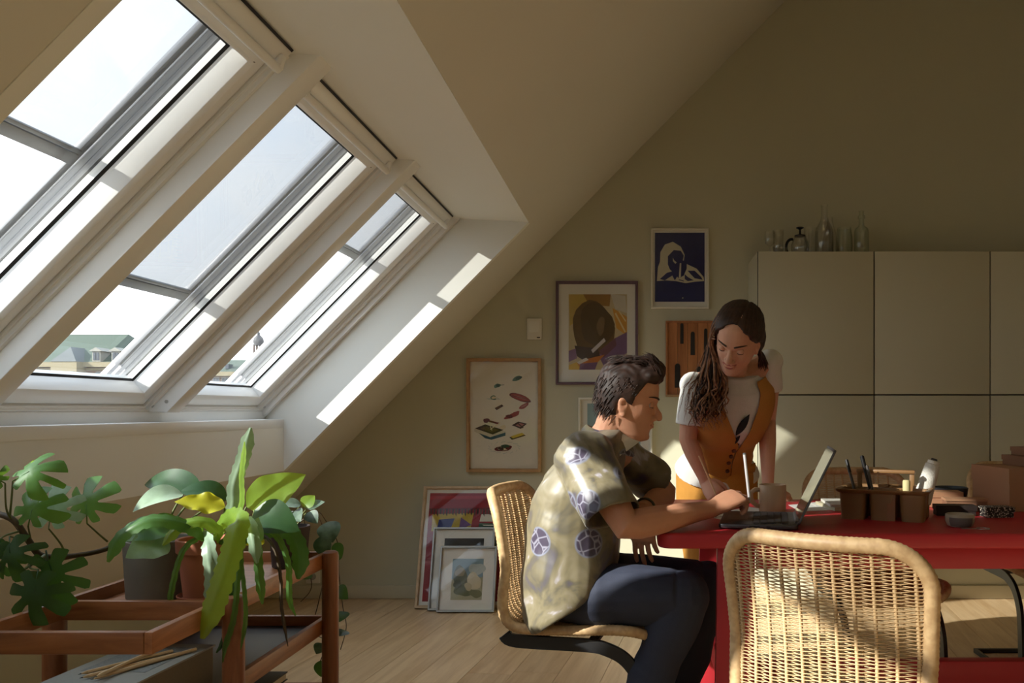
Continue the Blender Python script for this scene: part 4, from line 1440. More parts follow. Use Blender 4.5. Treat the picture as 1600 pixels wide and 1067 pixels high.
def leaf_mesh(mb, a, b, wid, nrm, arc=.15, fold=.25, n=14, m=4, shape='ovate', wave=0.0, tipdrop=0.0, seed=0):
    """Leaf blade from a (stalk) to b (tip); wid full width; nrm the way the upper face looks; arc lifts the middle."""
    a, b, nrm = Vector(a), Vector(b), Vector(nrm)
    L = (b - a).length
    d = (b - a).normalized()
    nrm = (nrm - d * nrm.dot(d)).normalized()
    c = (a + b) / 2 + nrm * (arc * L)
    rr = random.Random(seed)
    ph = rr.random() * 6
    rows = []
    for i in range(n + 1):
        t = i / n
        p = bez(a, c, b, t) - nrm * (tipdrop * L * t * t)
        tg = (bez(a, c, b, min(t + .02, 1)) - bez(a, c, b, max(t - .02, 0))).normalized()
        if shape == 'ovate':
            h = math.sin(PI * t ** .72) ** .85 * (1 - .12 * t)
        elif shape == 'lance':
            h = math.sin(PI * t ** .9) ** .9
        elif shape == 'round':
            h = math.sqrt(max(0, 1 - (2 * t - 1) ** 2)) * (1.02 - .1 * t)
        elif shape == 'lobe':
            h = (.92 + .08 * math.sin(PI * t)) if t < .62 else math.sqrt(max(0, 1 - ((t - .62) / .385) ** 2))
        else:                                # toothed flat stem
            h = min(1, t * 7 + .25) * min(1, (1 - t) * 9 + .12)
            k = (t * L / .021) % 1
            h *= .80 + .20 * (k if k < .75 else 3 * (1 - k))
        h *= wid / 2
        sd = tg.cross(nrm).normalized()
        nn = sd.cross(tg).normalized()
        row = []
        for j in range(-m, m + 1):
            u = j / m
            row.append(p + sd * (u * h) + nn * (fold * h * abs(u) ** 1.3 + wave * h * math.sin(t * 17 + ph + (2 if u > 0 else 0)) * u * u))
        rows.append(row)
    mb.sheet(rows)


def leaf(T, a, b, wid, nrm, m, **k):
    mb = MB()
    leaf_mesh(mb, a, b, wid, nrm, **k)
    o = mb.build('leaf', m, T, smooth=179, world=True, sub=1)
    a, b = Vector(a), Vector(b)
    return o


def stalk(T, pts, r0, r1, m=STEMM, name='stem', n=6):
    pts = [Vector(p) for p in pts]
    dense = []
    for i in range(len(pts) - 1):
        p0, p1, p2, p3 = pts[max(i - 1, 0)], pts[i], pts[i + 1], pts[min(i + 2, len(pts) - 1)]
        for k in range(7):
            t = k / 7
            dense.append(.5 * ((2 * p1) + (p2 - p0) * t + (2 * p0 - 5 * p1 + 4 * p2 - p3) * t * t + (3 * p1 - p0 - 3 * p2 + p3) * t ** 3))
    dense.append(pts[-1])
    N = len(dense) - 1
    return MB().tube(dense, [r0 + (r1 - r0) * i / N for i in range(N + 1)], n).build(name, m, T, smooth=179, world=True)


def split_leaf(T, a, b, wid, nrm, m, seed=0):
    """Deeply cut leaf: one blade with rounded slits running in from the margin."""
    a, b, nrm = Vector(a), Vector(b), Vector(nrm)
    d = (b - a)
    L = d.length
    dn = d.normalized()
    nrm = (nrm - dn * nrm.dot(dn)).normalized()
    sd = dn.cross(nrm).normalized()
    rr = random.Random(seed)
    c = a + d * .40
    slits = [(R(s * (g + rr.uniform(-6, 6))), rr.uniform(.52, .68), R(w)) for s in (-1, 1) for g, w in ((30, 9), (76, 11), (124, 9))]
    slits.append((PI, .45, R(16)))
    bend = rr.uniform(.5, 1.3)
    twist = rr.uniform(-.5, .5)
    n, rn = 96, 7
    vs, fs = [c + nrm * (.03 * L)], []
    for j in range(1, rn + 1):
        for k in range(n):
            ph = 2 * PI * k / n
            lo = .62 * L * (.92 if abs(math.sin(ph)) > .5 else 1.0)
            rad = 1 / math.sqrt((math.cos(ph) / (L * (.60 if math.cos(ph) > 0 else .42))) ** 2 + (math.sin(ph) / (wid * .62)) ** 2)
            f = 1.0
            for an, dep, w in slits:
                e = abs((ph - an + PI) % (2 * PI) - PI)
                f -= dep * math.exp(-(e / w) ** 4)
            f = max(f, .22)
            q = j / rn
            r = rad * min(q * 1.0, 1.0) * (f if q > .3 else 1) if f < 1 else rad * q
            r = rad * (q if q <= .25 else .25 + (q - .25) / .75 * max(f - .25, 0.0) if f > .25 else q * f)
            x, y = r * math.cos(ph), r * math.sin(ph)
            z = -bend * (y * y) / wid - .9 * max(x, 0) ** 2 / L * bend + twist * x * y / L + .06 * abs(y)
            vs.append(c + dn * x + sd * y + nrm * (z + .03 * L))
    for k in range(n):
        fs.append((0, 1 + k, 1 + (k + 1) % n))
        for j in range(rn - 1):
            o, p = 1 + j * n, 1 + (j + 1) * n
            fs.append((o + k, p + k, p + (k + 1) % n, o + (k + 1) % n))
    mb = MB()
    mb.add(vs, fs)
    mb.tube([a, a + d * .2 + nrm * (.02 * L), c + nrm * (.03 * L)], [.0016, .0014, .001], 5)
    return mb.build('leaf', m, T, smooth=179, world=True)


UP = Vector((0, 0, 1))
CAMN = Vector((.25, -1, .25)).normalized()

# --- grey concrete pot with the split-leaf climber
g0 = Vector((-1.25, 2.17, TRAY_Z))
T = thing('potted_climber', 'grey concrete pot with a split-leaf climber trailing over the open end of the trolley', 'plant', g0)
mb = MB()
mb.lathe([(.074, 0), (.079, .004), (.086, .14), (.086, .150), (.078, .150), (.075, .12), (.0, .118)], 36, g0)
mb.build('pot', mat('concrete', lin((128, 122, 114)), .85, var=.1, scale=20, bump=.1, bscale=80), T, smooth=45, world=True)
MB().lathe([(.0745, .1182), (.06, .123), (.0, .125)], 24, g0).build('soil', SOIL, T, smooth=179, world=True)
top = g0 + Vector((0, 0, .122))
vine = [top + Vector((-.01, -.02, 0)), px(205, 835, 2.21), px(165, 858, 2.13), px(110, 869, 2.05), px(65, 868, 1.99), px(45, 845, 1.95), px(20, 812, 1.93), px(-15, 800, 1.93)]
stalk(T, vine, .0065, .0075, STEMD)
stalk(T, [px(70, 868, 1.99), px(52, 880, 1.93), px(40, 888, 1.89)], .004, .003)
stalk(T, [px(60, 880, 1.99), px(100, 874, 2.06), px(135, 866, 2.11)], .0028, .002)
for (c, e, a, b, w, nr, m, sd) in (
        ((15, 810, 1.93), (18, 780, 1.91), (20, 752, 1.89), (88, 716, 1.91), .105, (.25, -.8, .75), LMD, 1),
        ((20, 815, 1.93), (10, 795, 1.91), (8, 755, 1.88), (-30, 735, 1.85), .07, (.1, -.8, .6), LMD, 2),
        ((50, 850, 1.96), (47, 838, 1.95), (44, 822, 1.93), (62, 758, 1.95), .105, (.1, -1, .25), LMD, 3),
        ((102, 868, 2.04), (95, 850, 2.03), (76, 826, 2.01), (88, 756, 2.03), .115, (.2, -1, .2), LPA, 4),
        ((168, 846, 2.12), (155, 835, 2.10), (136, 818, 2.08), (138, 742, 2.10), .115, (-.1, -1, .3), LMD, 5),
        ((40, 845, 1.94), (30, 842, 1.92), (15, 838, 1.90), (20, 905, 1.87), .10, (.1, -1, .1), LDK, 6),
        ((45, 882, 1.91), (48, 888, 1.90), (60, 890, 1.88), (48, 980, 1.86), .115, (.1, -1, .1), LDK, 7),
        ((70, 872, 1.99), (74, 880, 1.97), (72, 860, 1.93), (100, 950, 1.93), .11, (.1, -1, .15), LDK, 8),
        ((30, 830, 1.93), (10, 836, 1.91), (0, 842, 1.89), (-30, 900, 1.87), .10, (.1, -1, .1), LDK, 9)):
    stalk(T, [px(*c), px(*e), px(*a)], .0026, .0018)
    split_leaf(T, px(*a), px(*b), w, nr, m, sd)
# entire leaves above the pot
for k, (b0_, a, b, w, nr, m, kw) in enumerate((
        ((262, 845, 2.17), (315, 765, 2.28), (226, 757, 2.34), .085, (.1, -.75, .55), LDK, dict(arc=.30, fold=.12)),
        ((255, 845, 2.17), (286, 772, 2.18), (206, 793, 2.10), .085, (.15, -.45, .9), LPA, dict(arc=.22, fold=.25, tipdrop=.12)),
        ((262, 845, 2.17), (355, 780, 2.30), (278, 770, 2.26), .085, (.2, -.6, .8), LDK, dict(arc=.28, fold=.2)),
        ((240, 848, 2.12), (292, 820, 2.10), (178, 848, 2.00), .075, (.1, -.85, .5), LMD, dict(arc=.28, fold=.15, wave=.12)),
        ((240, 848, 2.12), (262, 842, 2.06), (196, 872, 1.98), .09, (.15, -.9, .35), LPA, dict(arc=.18, fold=.15, wave=.1)))):
    A = px(*a)
    stalk(T, [top + Vector((.01 * k - .02, .01, 0)), (top + A) / 2 + Vector((0, 0, .02)), A], .0032, .0024)
    leaf(T, A, px(*b), w, nr, m, seed=k, **kw)

# --- terracotta pot with the flat-stemmed cactus and the broad-leaved stems
t0 = Vector((-1.105, 2.12, TRAY_Z))
TERR = mat('terracotta', lin((172, 104, 78)), .8, var=.08, scale=20)
T = thing('potted_cactus', 'terracotta pot with a flat-stemmed leaf cactus hanging over the trolley rail', 'plant', t0)
mb = MB()
mb.lathe([(.048, .010), (.052, .012), (.064, .125), (.069, .127), (.070, .158), (.067, .160), (.062, .158), (.060, .13), (.0, .128)], 36, t0)
mb.build('pot', TERR, T, smooth=40, world=True)
MB().lathe([(.056, 0), (.064, .004), (.068, .018), (.066, .019), (.060, .009), (.0, .009)], 36, t0).build('saucer', TERR, T, smooth=40, world=True)
MB().lathe([(.0595, .1285), (.045, .134), (.0, .136)], 24, t0).build('soil', SOIL, T, smooth=179, world=True)
ct = t0 + Vector((0, 0, .135))


def flat_stem(T, pts, wid, nrm, m, seed=0):
    """Ribbon-like toothed stem along a smooth path."""
    pts = [Vector(p) for p in pts]
    dense = []
    for i in range(len(pts) - 1):
        p0, p1, p2, p3 = pts[max(i - 1, 0)], pts[i], pts[i + 1], pts[min(i + 2, len(pts) - 1)]
        for k in range(9):
            t = k / 9
            dense.append(.5 * ((2 * p1) + (p2 - p0) * t + (2 * p0 - 5 * p1 + 4 * p2 - p3) * t * t + (3 * p1 - p0 - 3 * p2 + p3) * t ** 3))
    dense.append(pts[-1])
    L = [0]
    for a, b in zip(dense, dense[1:]):
        L.append(L[-1] + (b - a).length)
    tot = L[-1]
    N = max(24, int(tot / .005))
    rows = []
    nrm = Vector(nrm)
    j = 0
    for i in range(N + 1):
        s = tot * i / N
        while j < len(L) - 2 and L[j + 1] < s:
            j += 1
        f = (s - L[j]) / max(L[j + 1] - L[j], 1e-9)
        p = dense[j].lerp(dense[j + 1], min(max(f, 0), 1))
        tg = (dense[min(j + 2, len(dense) - 1)] - dense[max(j - 1, 0)]).normalized()
        nn = (nrm - tg * nrm.dot(tg)).normalized()
        sd = tg.cross(nn)
        t = i / N
        h = (.16 + .84 * min(1, max(0, (t - .10) * 5))) * min(1, (1 - t) * 8 + .2)
        row = []
        for q in range(-3, 4):
            u = q / 3
            off = .0 if u < 0 else .5
            k = (s / .026 + off) % 1
            e = .74 + .26 * (k if k < .72 else (1 - k) * 2.57) if abs(u) == 1 else .86
            hh = h * wid / 2 * (e if abs(u) == 1 else 1 * .80)
            row.append(p + sd * (u * hh) - nn * (abs(u) * hh * .25) + (nn * .0018 if q == 0 else Vector((0, 0, 0))))
        rows.append(row)
    mb = MB()
    mb.sheet(rows)
    return mb.build('flat_stem', m, T, smooth=179, world=True)


fs = [
    ([ct, px(362, 800, 2.12), px(366, 760, 2.12), px(380, 715, 2.13), px(392, 668, 2.14)], .040, (.5, -1, .05), LPA),
    ([ct, px(372, 800, 2.10), px(376, 740, 2.10), px(382, 690, 2.10)], .026, (-.6, -1, .1), LBR),
    ([ct, px(350, 815, 2.06), px(372, 812, 1.98), px(362, 860, 1.93), px(340, 930, 1.90), px(316, 998, 1.88)], .058, (.35, -1, .2), LBR),
    ([ct, px(322, 838, 2.06), px(290, 820, 2.02), px(235, 812, 1.98), px(190, 836, 1.96), px(168, 878, 1.95)], .046, (.1, -.8, .7), LMD),
    ([ct, px(310, 842, 2.05), px(285, 862, 2.01), px(268, 920, 1.99), px(264, 965, 1.99)], .016, (.3, -1, .1), LMD),
    ([ct, px(320, 840, 2.04), px(325, 858, 2.00), px(330, 900, 1.99), px(328, 950, 1.99)], .040, (.2, -1, .1), LPA),
    ([ct, px(365, 840, 2.06), px(372, 880, 2.0), px(366, 960, 1.97), px(352, 1010, 1.97), px(348, 1035, 1.97)], .016, (.3, -1, .1), LMD),
    ([ct, px(370, 845, 2.06), px(378, 890, 2.0), px(384, 960, 1.98), px(376, 1015, 1.98)], .012, (.5, -1, .1), LMD),
    ([ct, px(385, 830, 2.08), px(400, 850, 2.04), px(404, 890, 2.03), px(410, 944, 2.03)], .026, (.2, -1, .1), LMD),
    ([ct, px(400, 825, 2.1), px(432, 838, 2.10), px(450, 880, 2.10), px(452, 935, 2.10), px(462, 962, 2.10)], .018, (.2, -1, .2), LMD),
    ([ct, px(395, 835, 2.1), px(425, 850, 2.08), px(438, 900, 2.08), px(440, 950, 2.08), px(450, 1010, 2.08)], .010, (.2, -1, .2), STEMD),
    ([ct, px(375, 835, 2.08), px(388, 815, 2.05), px(396, 840, 2.02), px(402, 880, 2.01)], .034, (.4, -1, .3), LPA),
    ([ct, px(340, 835, 2.06), px(318, 815, 2.04), px(282, 822, 2.02), px(254, 852, 2.0)], .034, (.1, -.9, .5), LBR),
    ([ct, px(352, 850, 2.05), px(360, 905, 2.0), px(355, 985, 1.985), px(338, 1020, 1.98)], .022, (.1, -1, .1), LDK),
    ([ct, px(410, 830, 2.12), px(450, 830, 2.14), px(468, 862, 2.14), px(466, 905, 2.14)], .050, (.2, -1, .35), LDK)]
for i, (pts, w, nr, m) in enumerate(fs):
    flat_stem(T, pts, w, nr, m, i)
for k, (e, a, b, w, nr, m, kw) in enumerate((
        ((345, 820, 2.14), (352, 792, 2.12), (272, 784, 2.08), .062, (.05, -.75, .6), LYE, dict(arc=.10, fold=.2, wave=.25)),
        ((370, 815, 2.14), (385, 792, 2.14), (478, 741, 2.20), .105, (.25, -1, .45), LBR, dict(arc=.06, fold=.12, wave=.08)),
        ((385, 825, 2.14), (398, 797, 2.13), (468, 830, 2.12), .098, (.2, -1, .5), LDK, dict(arc=.20, fold=.12)),
        ((385, 830, 2.12), (396, 848, 2.08), (404, 808, 2.06), .05, (.2, -1, .3), LPA, dict(arc=.06, fold=.2)),
        ((385, 830, 2.12), (412, 842, 2.09), (384, 852, 2.05), .035, (.2, -1, .5), LYE, dict(arc=.12, fold=.2)))):
    stalk(T, [ct + Vector((.008 * k - .01, 0, 0)), px(*e), px(*a)], .0034, .0024)
    leaf(T, px(*a), px(*b), w, nr, m, seed=20 + k, **kw)

# --- dark pot with the silver-spotted trailer
d0 = Vector((-1.085, 2.575, TRAY_Z))
T = thing('potted_trailer', 'dark brown pot with silvery round leaves trailing at the far trolley post', 'plant', d0)
mb = MB()
mb.lathe([(.046, 0), (.050, .004), (.058, .105), (.060, .112), (.060, .126), (.056, .126), (.053, .105), (.0, .104)], 32, d0)
mb.build('pot', mat('dark_clay', lin((52, 38, 36)), .7, var=.1), T, smooth=40, world=True)
MB().lathe([(.0525, .1045), (.04, .109), (.0, .11)], 24, d0).build('soil', SOIL, T, smooth=179, world=True)
dt = d0 + Vector((0, 0, .109))
for k, (e, a, b, w, nr, m) in enumerate((
        ((462, 800, 2.57), (470, 788, 2.55), (438, 790, 2.52), .055, (.1, -.5, .9), LSC),
        ((470, 800, 2.57), (474, 792, 2.56), (492, 774, 2.58), .05, (.1, -.9, .5), LBR),
        ((475, 800, 2.57), (480, 795, 2.56), (508, 784, 2.58), .05, (-.1, -.6, .9), LSC),
        ((465, 805, 2.57), (458, 800, 2.54), (470, 815, 2.49), .055, (0, -.9, .6), LSC),
        ((475, 805, 2.57), (482, 800, 2.54), (496, 818, 2.52), .045, (0, -.9, .6), LSC),
        ((455, 805, 2.57), (450, 800, 2.56), (440, 812, 2.50), .05, (0, -.9, .5), LSC))):
    stalk(T, [dt + Vector((.006 * k - .015, 0, 0)), px(*e), px(*a)], .002, .0016)
    leaf(T, px(*a), px(*b), w, nr, m, seed=40 + k, shape='ovate', arc=.15, fold=.15)
vines = [
    [dt, px(492, 800, 2.60), px(510, 815, 2.68), px(528, 850, 2.72), px(530, 900, 2.73), px(536, 950, 2.73), px(541, 980, 2.73), px(532, 1015, 2.73)],
    [dt, px(488, 803, 2.60), px(504, 822, 2.69), px(512, 870, 2.72), px(498, 940, 2.72), px(488, 985, 2.72), px(508, 1002, 2.72), px(500, 1035, 2.72)],
    [dt, px(470, 800, 2.60), px(478, 830, 2.70), px(484, 890, 2.72), px(486, 920, 2.72), px(470, 940, 2.72)]]
for v in vines:
    stalk(T, v, .0017, .0013, STEMD)
for k, (a, b, w, nr, m) in enumerate((
        ((512, 815, 2.68), (520, 848, 2.66), .080, (.1, -1, .2), LSC),
        ((500, 838, 2.66), (512, 872, 2.65), .060, (.1, -1, .2), LSC),
        ((524, 848, 2.70), (534, 872, 2.69), .040, (.3, -1, .1), LDK),
        ((528, 862, 2.72), (520, 880, 2.70), .045, (.1, -1, .2), LDK),
        ((526, 918, 2.73), (544, 936, 2.70), .052, (.1, -1, .3), LDK),
        ((534, 955, 2.73), (530, 972, 2.70), .060, (.1, -.8, .6), LDK),
        ((540, 985, 2.73), (530, 994, 2.70), .046, (.1, -.7, .8), LSC),
        ((490, 990, 2.72), (462, 1008, 2.68), .045, (.2, -.7, .8), LDK),
        ((504, 1005, 2.72), (494, 1022, 2.70), .045, (.1, -1, .2), LSC),
        ((500, 1032, 2.72), (502, 1058, 2.70), .042, (.1, -1, .1), LDK),
        ((484, 892, 2.72), (470, 905, 2.70), .05, (.1, -.9, .4), LDK))):
    leaf(T, px(*a), px(*b), w, nr, m, seed=60 + k, shape='ovate', arc=.12, fold=.12)
# ------------------------------------------------------------------ people
import numpy as np


def remesh(mb, voxel, smooth=4, fac=.5):
    """Fuse overlapping closed shapes into one continuous surface and smooth it."""
    me = mb.mesh('tmp')
    ob = bpy.data.objects.new('tmp', me)
    COL.objects.link(ob)
    md = ob.modifiers.new('r', 'REMESH')
    md.mode = 'VOXEL'
    md.voxel_size = voxel
    if smooth:
        m2 = ob.modifiers.new('s', 'SMOOTH')
        m2.factor = fac
        m2.iterations = smooth
    dg = bpy.context.evaluated_depsgraph_get()
    out = bpy.data.meshes.new_from_object(ob.evaluated_get(dg))
    bpy.data.objects.remove(ob)
    bpy.data.meshes.remove(me)
    return out


def co(me):
    a = np.empty(len(me.vertices) * 3)
    me.vertices.foreach_get('co', a)
    return a.reshape(-1, 3)


def nor(me):
    a = np.empty(len(me.vertices) * 3)
    me.vertices.foreach_get('normal', a)
    return a.reshape(-1, 3)


def setco(me, a):
    me.vertices.foreach_set('co', a.reshape(-1))
    me.update()


def brush(P, M, c, r, d):
    """Push points around M @ c by M's direction d, falling off with radius r."""
    c = np.array(M @ Vector(c))
    d = np.array(M.to_3x3() @ Vector(d))
    w = np.exp(-((P - c) ** 2).sum(1) / (r * r))
    P += w[:, None] * d


def place(me, name, m, parent, label=None):
    """Link a world-space mesh as a part of parent."""
    inv = WM[parent.name].inverted()
    me.transform(inv)
    me.name = name
    me.materials.clear()
    me.materials.append(m)
    for p in me.polygons:
        p.use_smooth = True
    o = bpy.data.objects.new(name, me)
    COL.objects.link(o)
    o.parent = parent
    WM[o.name] = WM[parent.name].copy()
    if label:
        o['label'] = label
    return o


def xf(mb, M):
    mb.v = [tuple(M @ Vector(p)) for p in mb.v]
    return mb


HROWS = [(.118, -.030, .030, .028), (.112, -.056, .054, .046), (.098, -.076, .074, .059), (.080, -.088, .086, .068), (.055, -.094, .0925, .0735), (.030, -.0955, .0955, .0755), (.014, -.0945, .0965, .0755), (-.002, -.092, .0915, .0740), (-.020, -.087, .0905, .0715), (-.040, -.078, .0905, .0680), (-.056, -.066, .0905, .0635), (-.072, -.048, .0885, .0575), (-.088, -.026, .0865, .0500), (-.102, -.002, .0840, .0410), (-.113, .022, .0770, .0290), (-.119, .038, .0640, .0160)]


def hrow(z):
    z = max(min(z, HROWS[0][0]), HROWS[-1][0])
    for a, b in zip(HROWS, HROWS[1:]):
        if a[0] >= z >= b[0]:
            t = (a[0] - z) / (a[0] - b[0])
            return tuple(a[k] + (b[k] - a[k]) * t for k in (1, 2, 3))
    return HROWS[-1][1:]


def hpt(z, th, grow=0.0):
    """Point of the bare head at height z and angle th from straight ahead."""
    xb, xf_, hw = hrow(z)
    xc, a = (xb + xf_) / 2, (xf_ - xb) / 2
    c, s = math.cos(th), math.sin(th)
    tap = 1 - (.16 if z < .04 else .08) * c
    return Vector((xc + (a + grow) * c, (hw + grow) * math.copysign(abs(s) ** .82, s) * tap, z))


def hx(z, y):
    """Forward x of the face surface at height z and sideways y."""
    lo, hi = 0.0, PI / 2
    for _ in range(24):
        m = (lo + hi) / 2
        if abs(hpt(z, m).y) < abs(y):
            lo = m
        else:
            hi = m
    return hpt(z, lo).x


def head_shapes(mb, M, nose=1.0):
    h = MB()
    h.loft([[hpt(z, 2 * PI * k / 32) for k in range(32)] for z, *_ in reversed(HROWS)])
    # nose
    h.tube([Vector((.086, 0, .006)), Vector((.0925, 0, -.010)), Vector((.098 + .006 * nose, 0, -.026)), Vector((.100 + .007 * nose, 0, -.036))], [.007, .0085, .0105, .0105], 12)
    h.ell((.099 + .007 * nose, 0, -.037), (.0115, .0105, .0095))
    for s in (-1, 1):
        h.ell((.092, s * .0115, -.041), (.011, .0075, .0080))
        # ear
        h.ell((-.004, s * .0745, -.017), (.0165, .0065, .0265), (0, R(-10), s * R(-16)))
        h.ell((-.006, s * .0765, -.008), (.0150, .0060, .0160), (0, R(-10), s * R(-16)))
        h.ell((.000, s * .0725, -.042), (.009, .006, .010))
    # chin and lips mass
    h.ell((.073, 0, -.100), (.016, .020, .014))
    h.ell((.0855, 0, -.062), (.0105, .024, .015))
    xf(h, M)
    mb.add(h.v, h.f)


def head_sculpt(P, M):
    for s in (-1, 1):
        brush(P, M, (.090, s * .031, -.001), .0140, (-.0090, 0, 0))
        brush(P, M, (.090, s * .014, .000), .0080, (-.005, 0, 0))
        brush(P, M, (.096, s * .030, .018), .013, (.0035, 0, 0))
        brush(P, M, (.062, s * .057, -.026), .024, (.003, s * .003, 0))
        brush(P, M, (.060, s * .072, .034), .024, (0, -s * .003, 0))
        brush(P, M, (.091, s * .021, -.028), .010, (-.0035, 0, 0))
        brush(P, M, (.070, s * .050, -.062), .022, (-.004, -s * .003, 0))
        brush(P, M, (.002, s * .084, -.012), .010, (0, -s * .006, 0))
        brush(P, M, (.087, s * .026, -.062), .006, (-.003, 0, 0))
    brush(P, M, (.094, 0, -.080), .011, (-.002, 0, 0))
    brush(P, M, (.098, 0, -.062), .006, (-.0015, 0, 0))
    brush(P, M, (.092, 0, -.048), .006, (-.0015, 0, 0))


def face_parts(T, M, skin, brow, lipm, lid=-18, smile=0.0, teeth=False):
    """Eyes, lids, lashes, brows and lips as parts of the person."""
    EW_ = MATS.get('eye_white') or mat('eye_white', (.42, .38, .35), .25)
    IR = MATS.get('iris') or mat('iris', (.03, .018, .01), .15)
    LASH = MATS.get('lash') or mat('lash', (.010, .007, .006), .6)
    for s in (-1, 1):
        c = Vector((.0735, s * .0315, -.001))
        e = xf(MB().ell(c, (.0118, .0125, .0118)), M).build('eye', EW_, T, smooth=179, world=True)
        fd = Vector((math.cos(R(-32)), 0, math.sin(R(-32))))
        xf(MB().ell(c + fd * .0098, (.0032, .0056, .0056), (0, R(32), 0)), M).build('iris', IR, e, smooth=179, world=True)
        r = .0131
        rows = [[c + Vector((r * math.cos(R(ph)) * math.cos(R(az)), r * 1.08 * math.cos(R(ph)) * math.sin(R(az)), r * math.sin(R(ph)))) for az in range(-80, 81, 16)] for ph in range(lid, 90, 12)]
        xf(MB().sheet(rows), M).build('eyelid', skin, T, smooth=179, world=True)
        low = [[c + Vector((r * math.cos(R(ph)) * math.cos(R(az)), r * 1.08 * math.cos(R(ph)) * math.sin(R(az)), r * math.sin(R(ph)))) for az in range(-80, 81, 16)] for ph in range(-88, lid - 3, 8)]
        if len(low) > 1:
            xf(MB().sheet(low), M).build('eyelid', skin, T, smooth=179, world=True)
        r2 = r + .0005
        arc = [c + Vector((r2 * math.cos(R(lid)) * math.cos(R(az)), r2 * 1.1 * math.cos(R(lid)) * math.sin(R(az)), r2 * math.sin(R(lid)) - .0006)) for az in range(-76, 77, 8)]
        xf(MB().tube(arc, [.0005 + .0009 * math.sin(PI * k / (len(arc) - 1)) for k in range(len(arc))], 5), M).build('eyelash', LASH, T, smooth=179, world=True)
        pts = []
        for k in range(9):
            y = .013 + .039 * k / 8
            z = .0165 + .0075 * math.sin(PI * (.15 + .62 * k / 8))
            pts.append(Vector((hx(z, y) + .0022, s * y, z)))
        xf(MB().tube(pts, [.0022, .0030, .0032, .0032, .0030, .0026, .0022, .0016, .0008], 6), M).build('eyebrow', brow, T, smooth=179, world=True)
    for z0, th, nm in ((-.0592, .0036, 'lip'), (-.0668, .0044, 'lip')):
        pts, rd = [], []
        for k in range(17):
            y = -.0255 + .051 * k / 16
            q = abs(y / .0255)
            z = z0 + smile * q * q + (-.062 - z0) * q ** 1.6 + (.0012 * math.cos(y * 500) if z0 > -.06 else 0) * (1 - q)
            if teeth:
                z += (.0016 if z0 > -.06 else -.0024) * (1 - q * q)
            pts.append(Vector((.0915 - 9.5 * y * y, y, z)))
            rd.append(th * (1 - q ** 2.2) + .0004)
        xf(MB().tube(pts, rd, 8, asp=.9), M).build(nm, lipm, T, smooth=179, world=True)
    if teeth:
        rows = [[Vector((.0912 - 9.5 * y * y, y, z + smile * (y / .0255) ** 2)) for y in (-.019 + .038 * k / 12 for k in range(13))] for z in (-.0595, -.0665)]
        xf(MB().sheet(rows), M).build('teeth', mat('teeth', (.7, .68, .62), .25), T, smooth=179, world=True, solid=.001)


def hand_shapes(mb, w, f, d, side, curl, spread=0.0, thumb=None, sc=1.0, L=(.074, .083, .077, .060), bend0=0.0):
    """Hand from wrist w; f towards the fingers, d out of the back of the hand, side +1 / -1 picks the thumb side.
    curl: for each finger three joint angles in degrees, bending towards the palm.  Returns finger tips."""
    w, f = Vector(w), Vector(f).normalized()
    d = Vector(d)
    d = (d - f * d.dot(f)).normalized()
    th = f.cross(-d).normalized() * side
    rings = []
    for t, wd, tk, up in ((-.012, .026, .020, 0), (.012, .030, .020, 0), (.040, .039, .0185, .001), (.070, .0425, .0165, .002), (.092, .041, .0135, .001), (.099, .037, .010, -.001)):
        c = w + f * (t * sc) + d * (up * sc)
        rings.append([c + th * (wd * sc * math.cos(a)) + d * (tk * sc * math.copysign(abs(math.sin(a)) ** .8, math.sin(a))) for a in (2 * PI * k / 16 for k in range(16))])
    mb.loft(rings)
    tips = []
    for i in range(4):
        u = (.0305, .0102, -.0102, -.0300)[i]
        base = w + f * ((.088, .092, .089, .080)[i] * sc) + th * (u * sc)
        a = bend0
        dirn = (f + th * (spread * (1.5 - i))).normalized()
        pts, rad = [base - dirn * (.020 * sc)], [.0095 * sc]
        pts.append(base)
        rad.append(.0094 * sc)
        p = base.copy()
        ax = 0.0
        for s_, fr in enumerate((.46, .30, .24)):
            ax += R(curl[i][s_])
            dd = dirn * math.cos(ax) - d * math.sin(ax)
            ln = L[i] * fr * sc
            pts.append(p + dd * (ln * .5))
            rad.append((.0083, .0076, .0070)[s_] * sc)
            p = p + dd * ln
            pts.append(p.copy())
            rad.append((.0084, .0076, .0052)[s_] * sc)
        mb.tube(pts, rad, 10)
        tips.append(p)
    tp_ = thumb or [(.020, .030, -.004), (.048, .046, -.012), (.074, .050, -.018), (.098, .046, -.022)]
    pts = [w + f * (a * sc) + th * (b * sc) + d * (c * sc) for a, b, c in tp_]
    mb.tube(pts, [.0145 * sc, .0125 * sc, .0100 * sc, .0068 * sc], 10)
    tips.append(pts[-1])
    return tips


def wrinkle(me, amp, k1=28.0, k2=55.0, seed=0.0, dirs=None, mask=None):
    """Soft cloth folds: displaced along the normal by warped waves."""
    P, N = co(me), nor(me)
    x, y, z = P[:, 0], P[:, 1], P[:, 2]
    d = dirs or (.6, .3, .75)
    s = x * d[0] + y * d[1] + z * d[2]
    warp = np.sin(x * 11 + seed) + np.sin(y * 13 + 1.7 * seed) + np.sin(z * 9 + 2.3 + seed)
    w = np.sin(s * k1 + 1.9 * warp + seed) * .6 + np.sin(s * k2 * .7 - x * 17 + 1.3 * warp + 2 * seed) * .4
    w = np.sign(w) * np.abs(w) ** 1.4
    P = P + N * (w * amp)[:, None] * (1.0 if mask is None else mask(P)[:, None])
    setco(me, P)


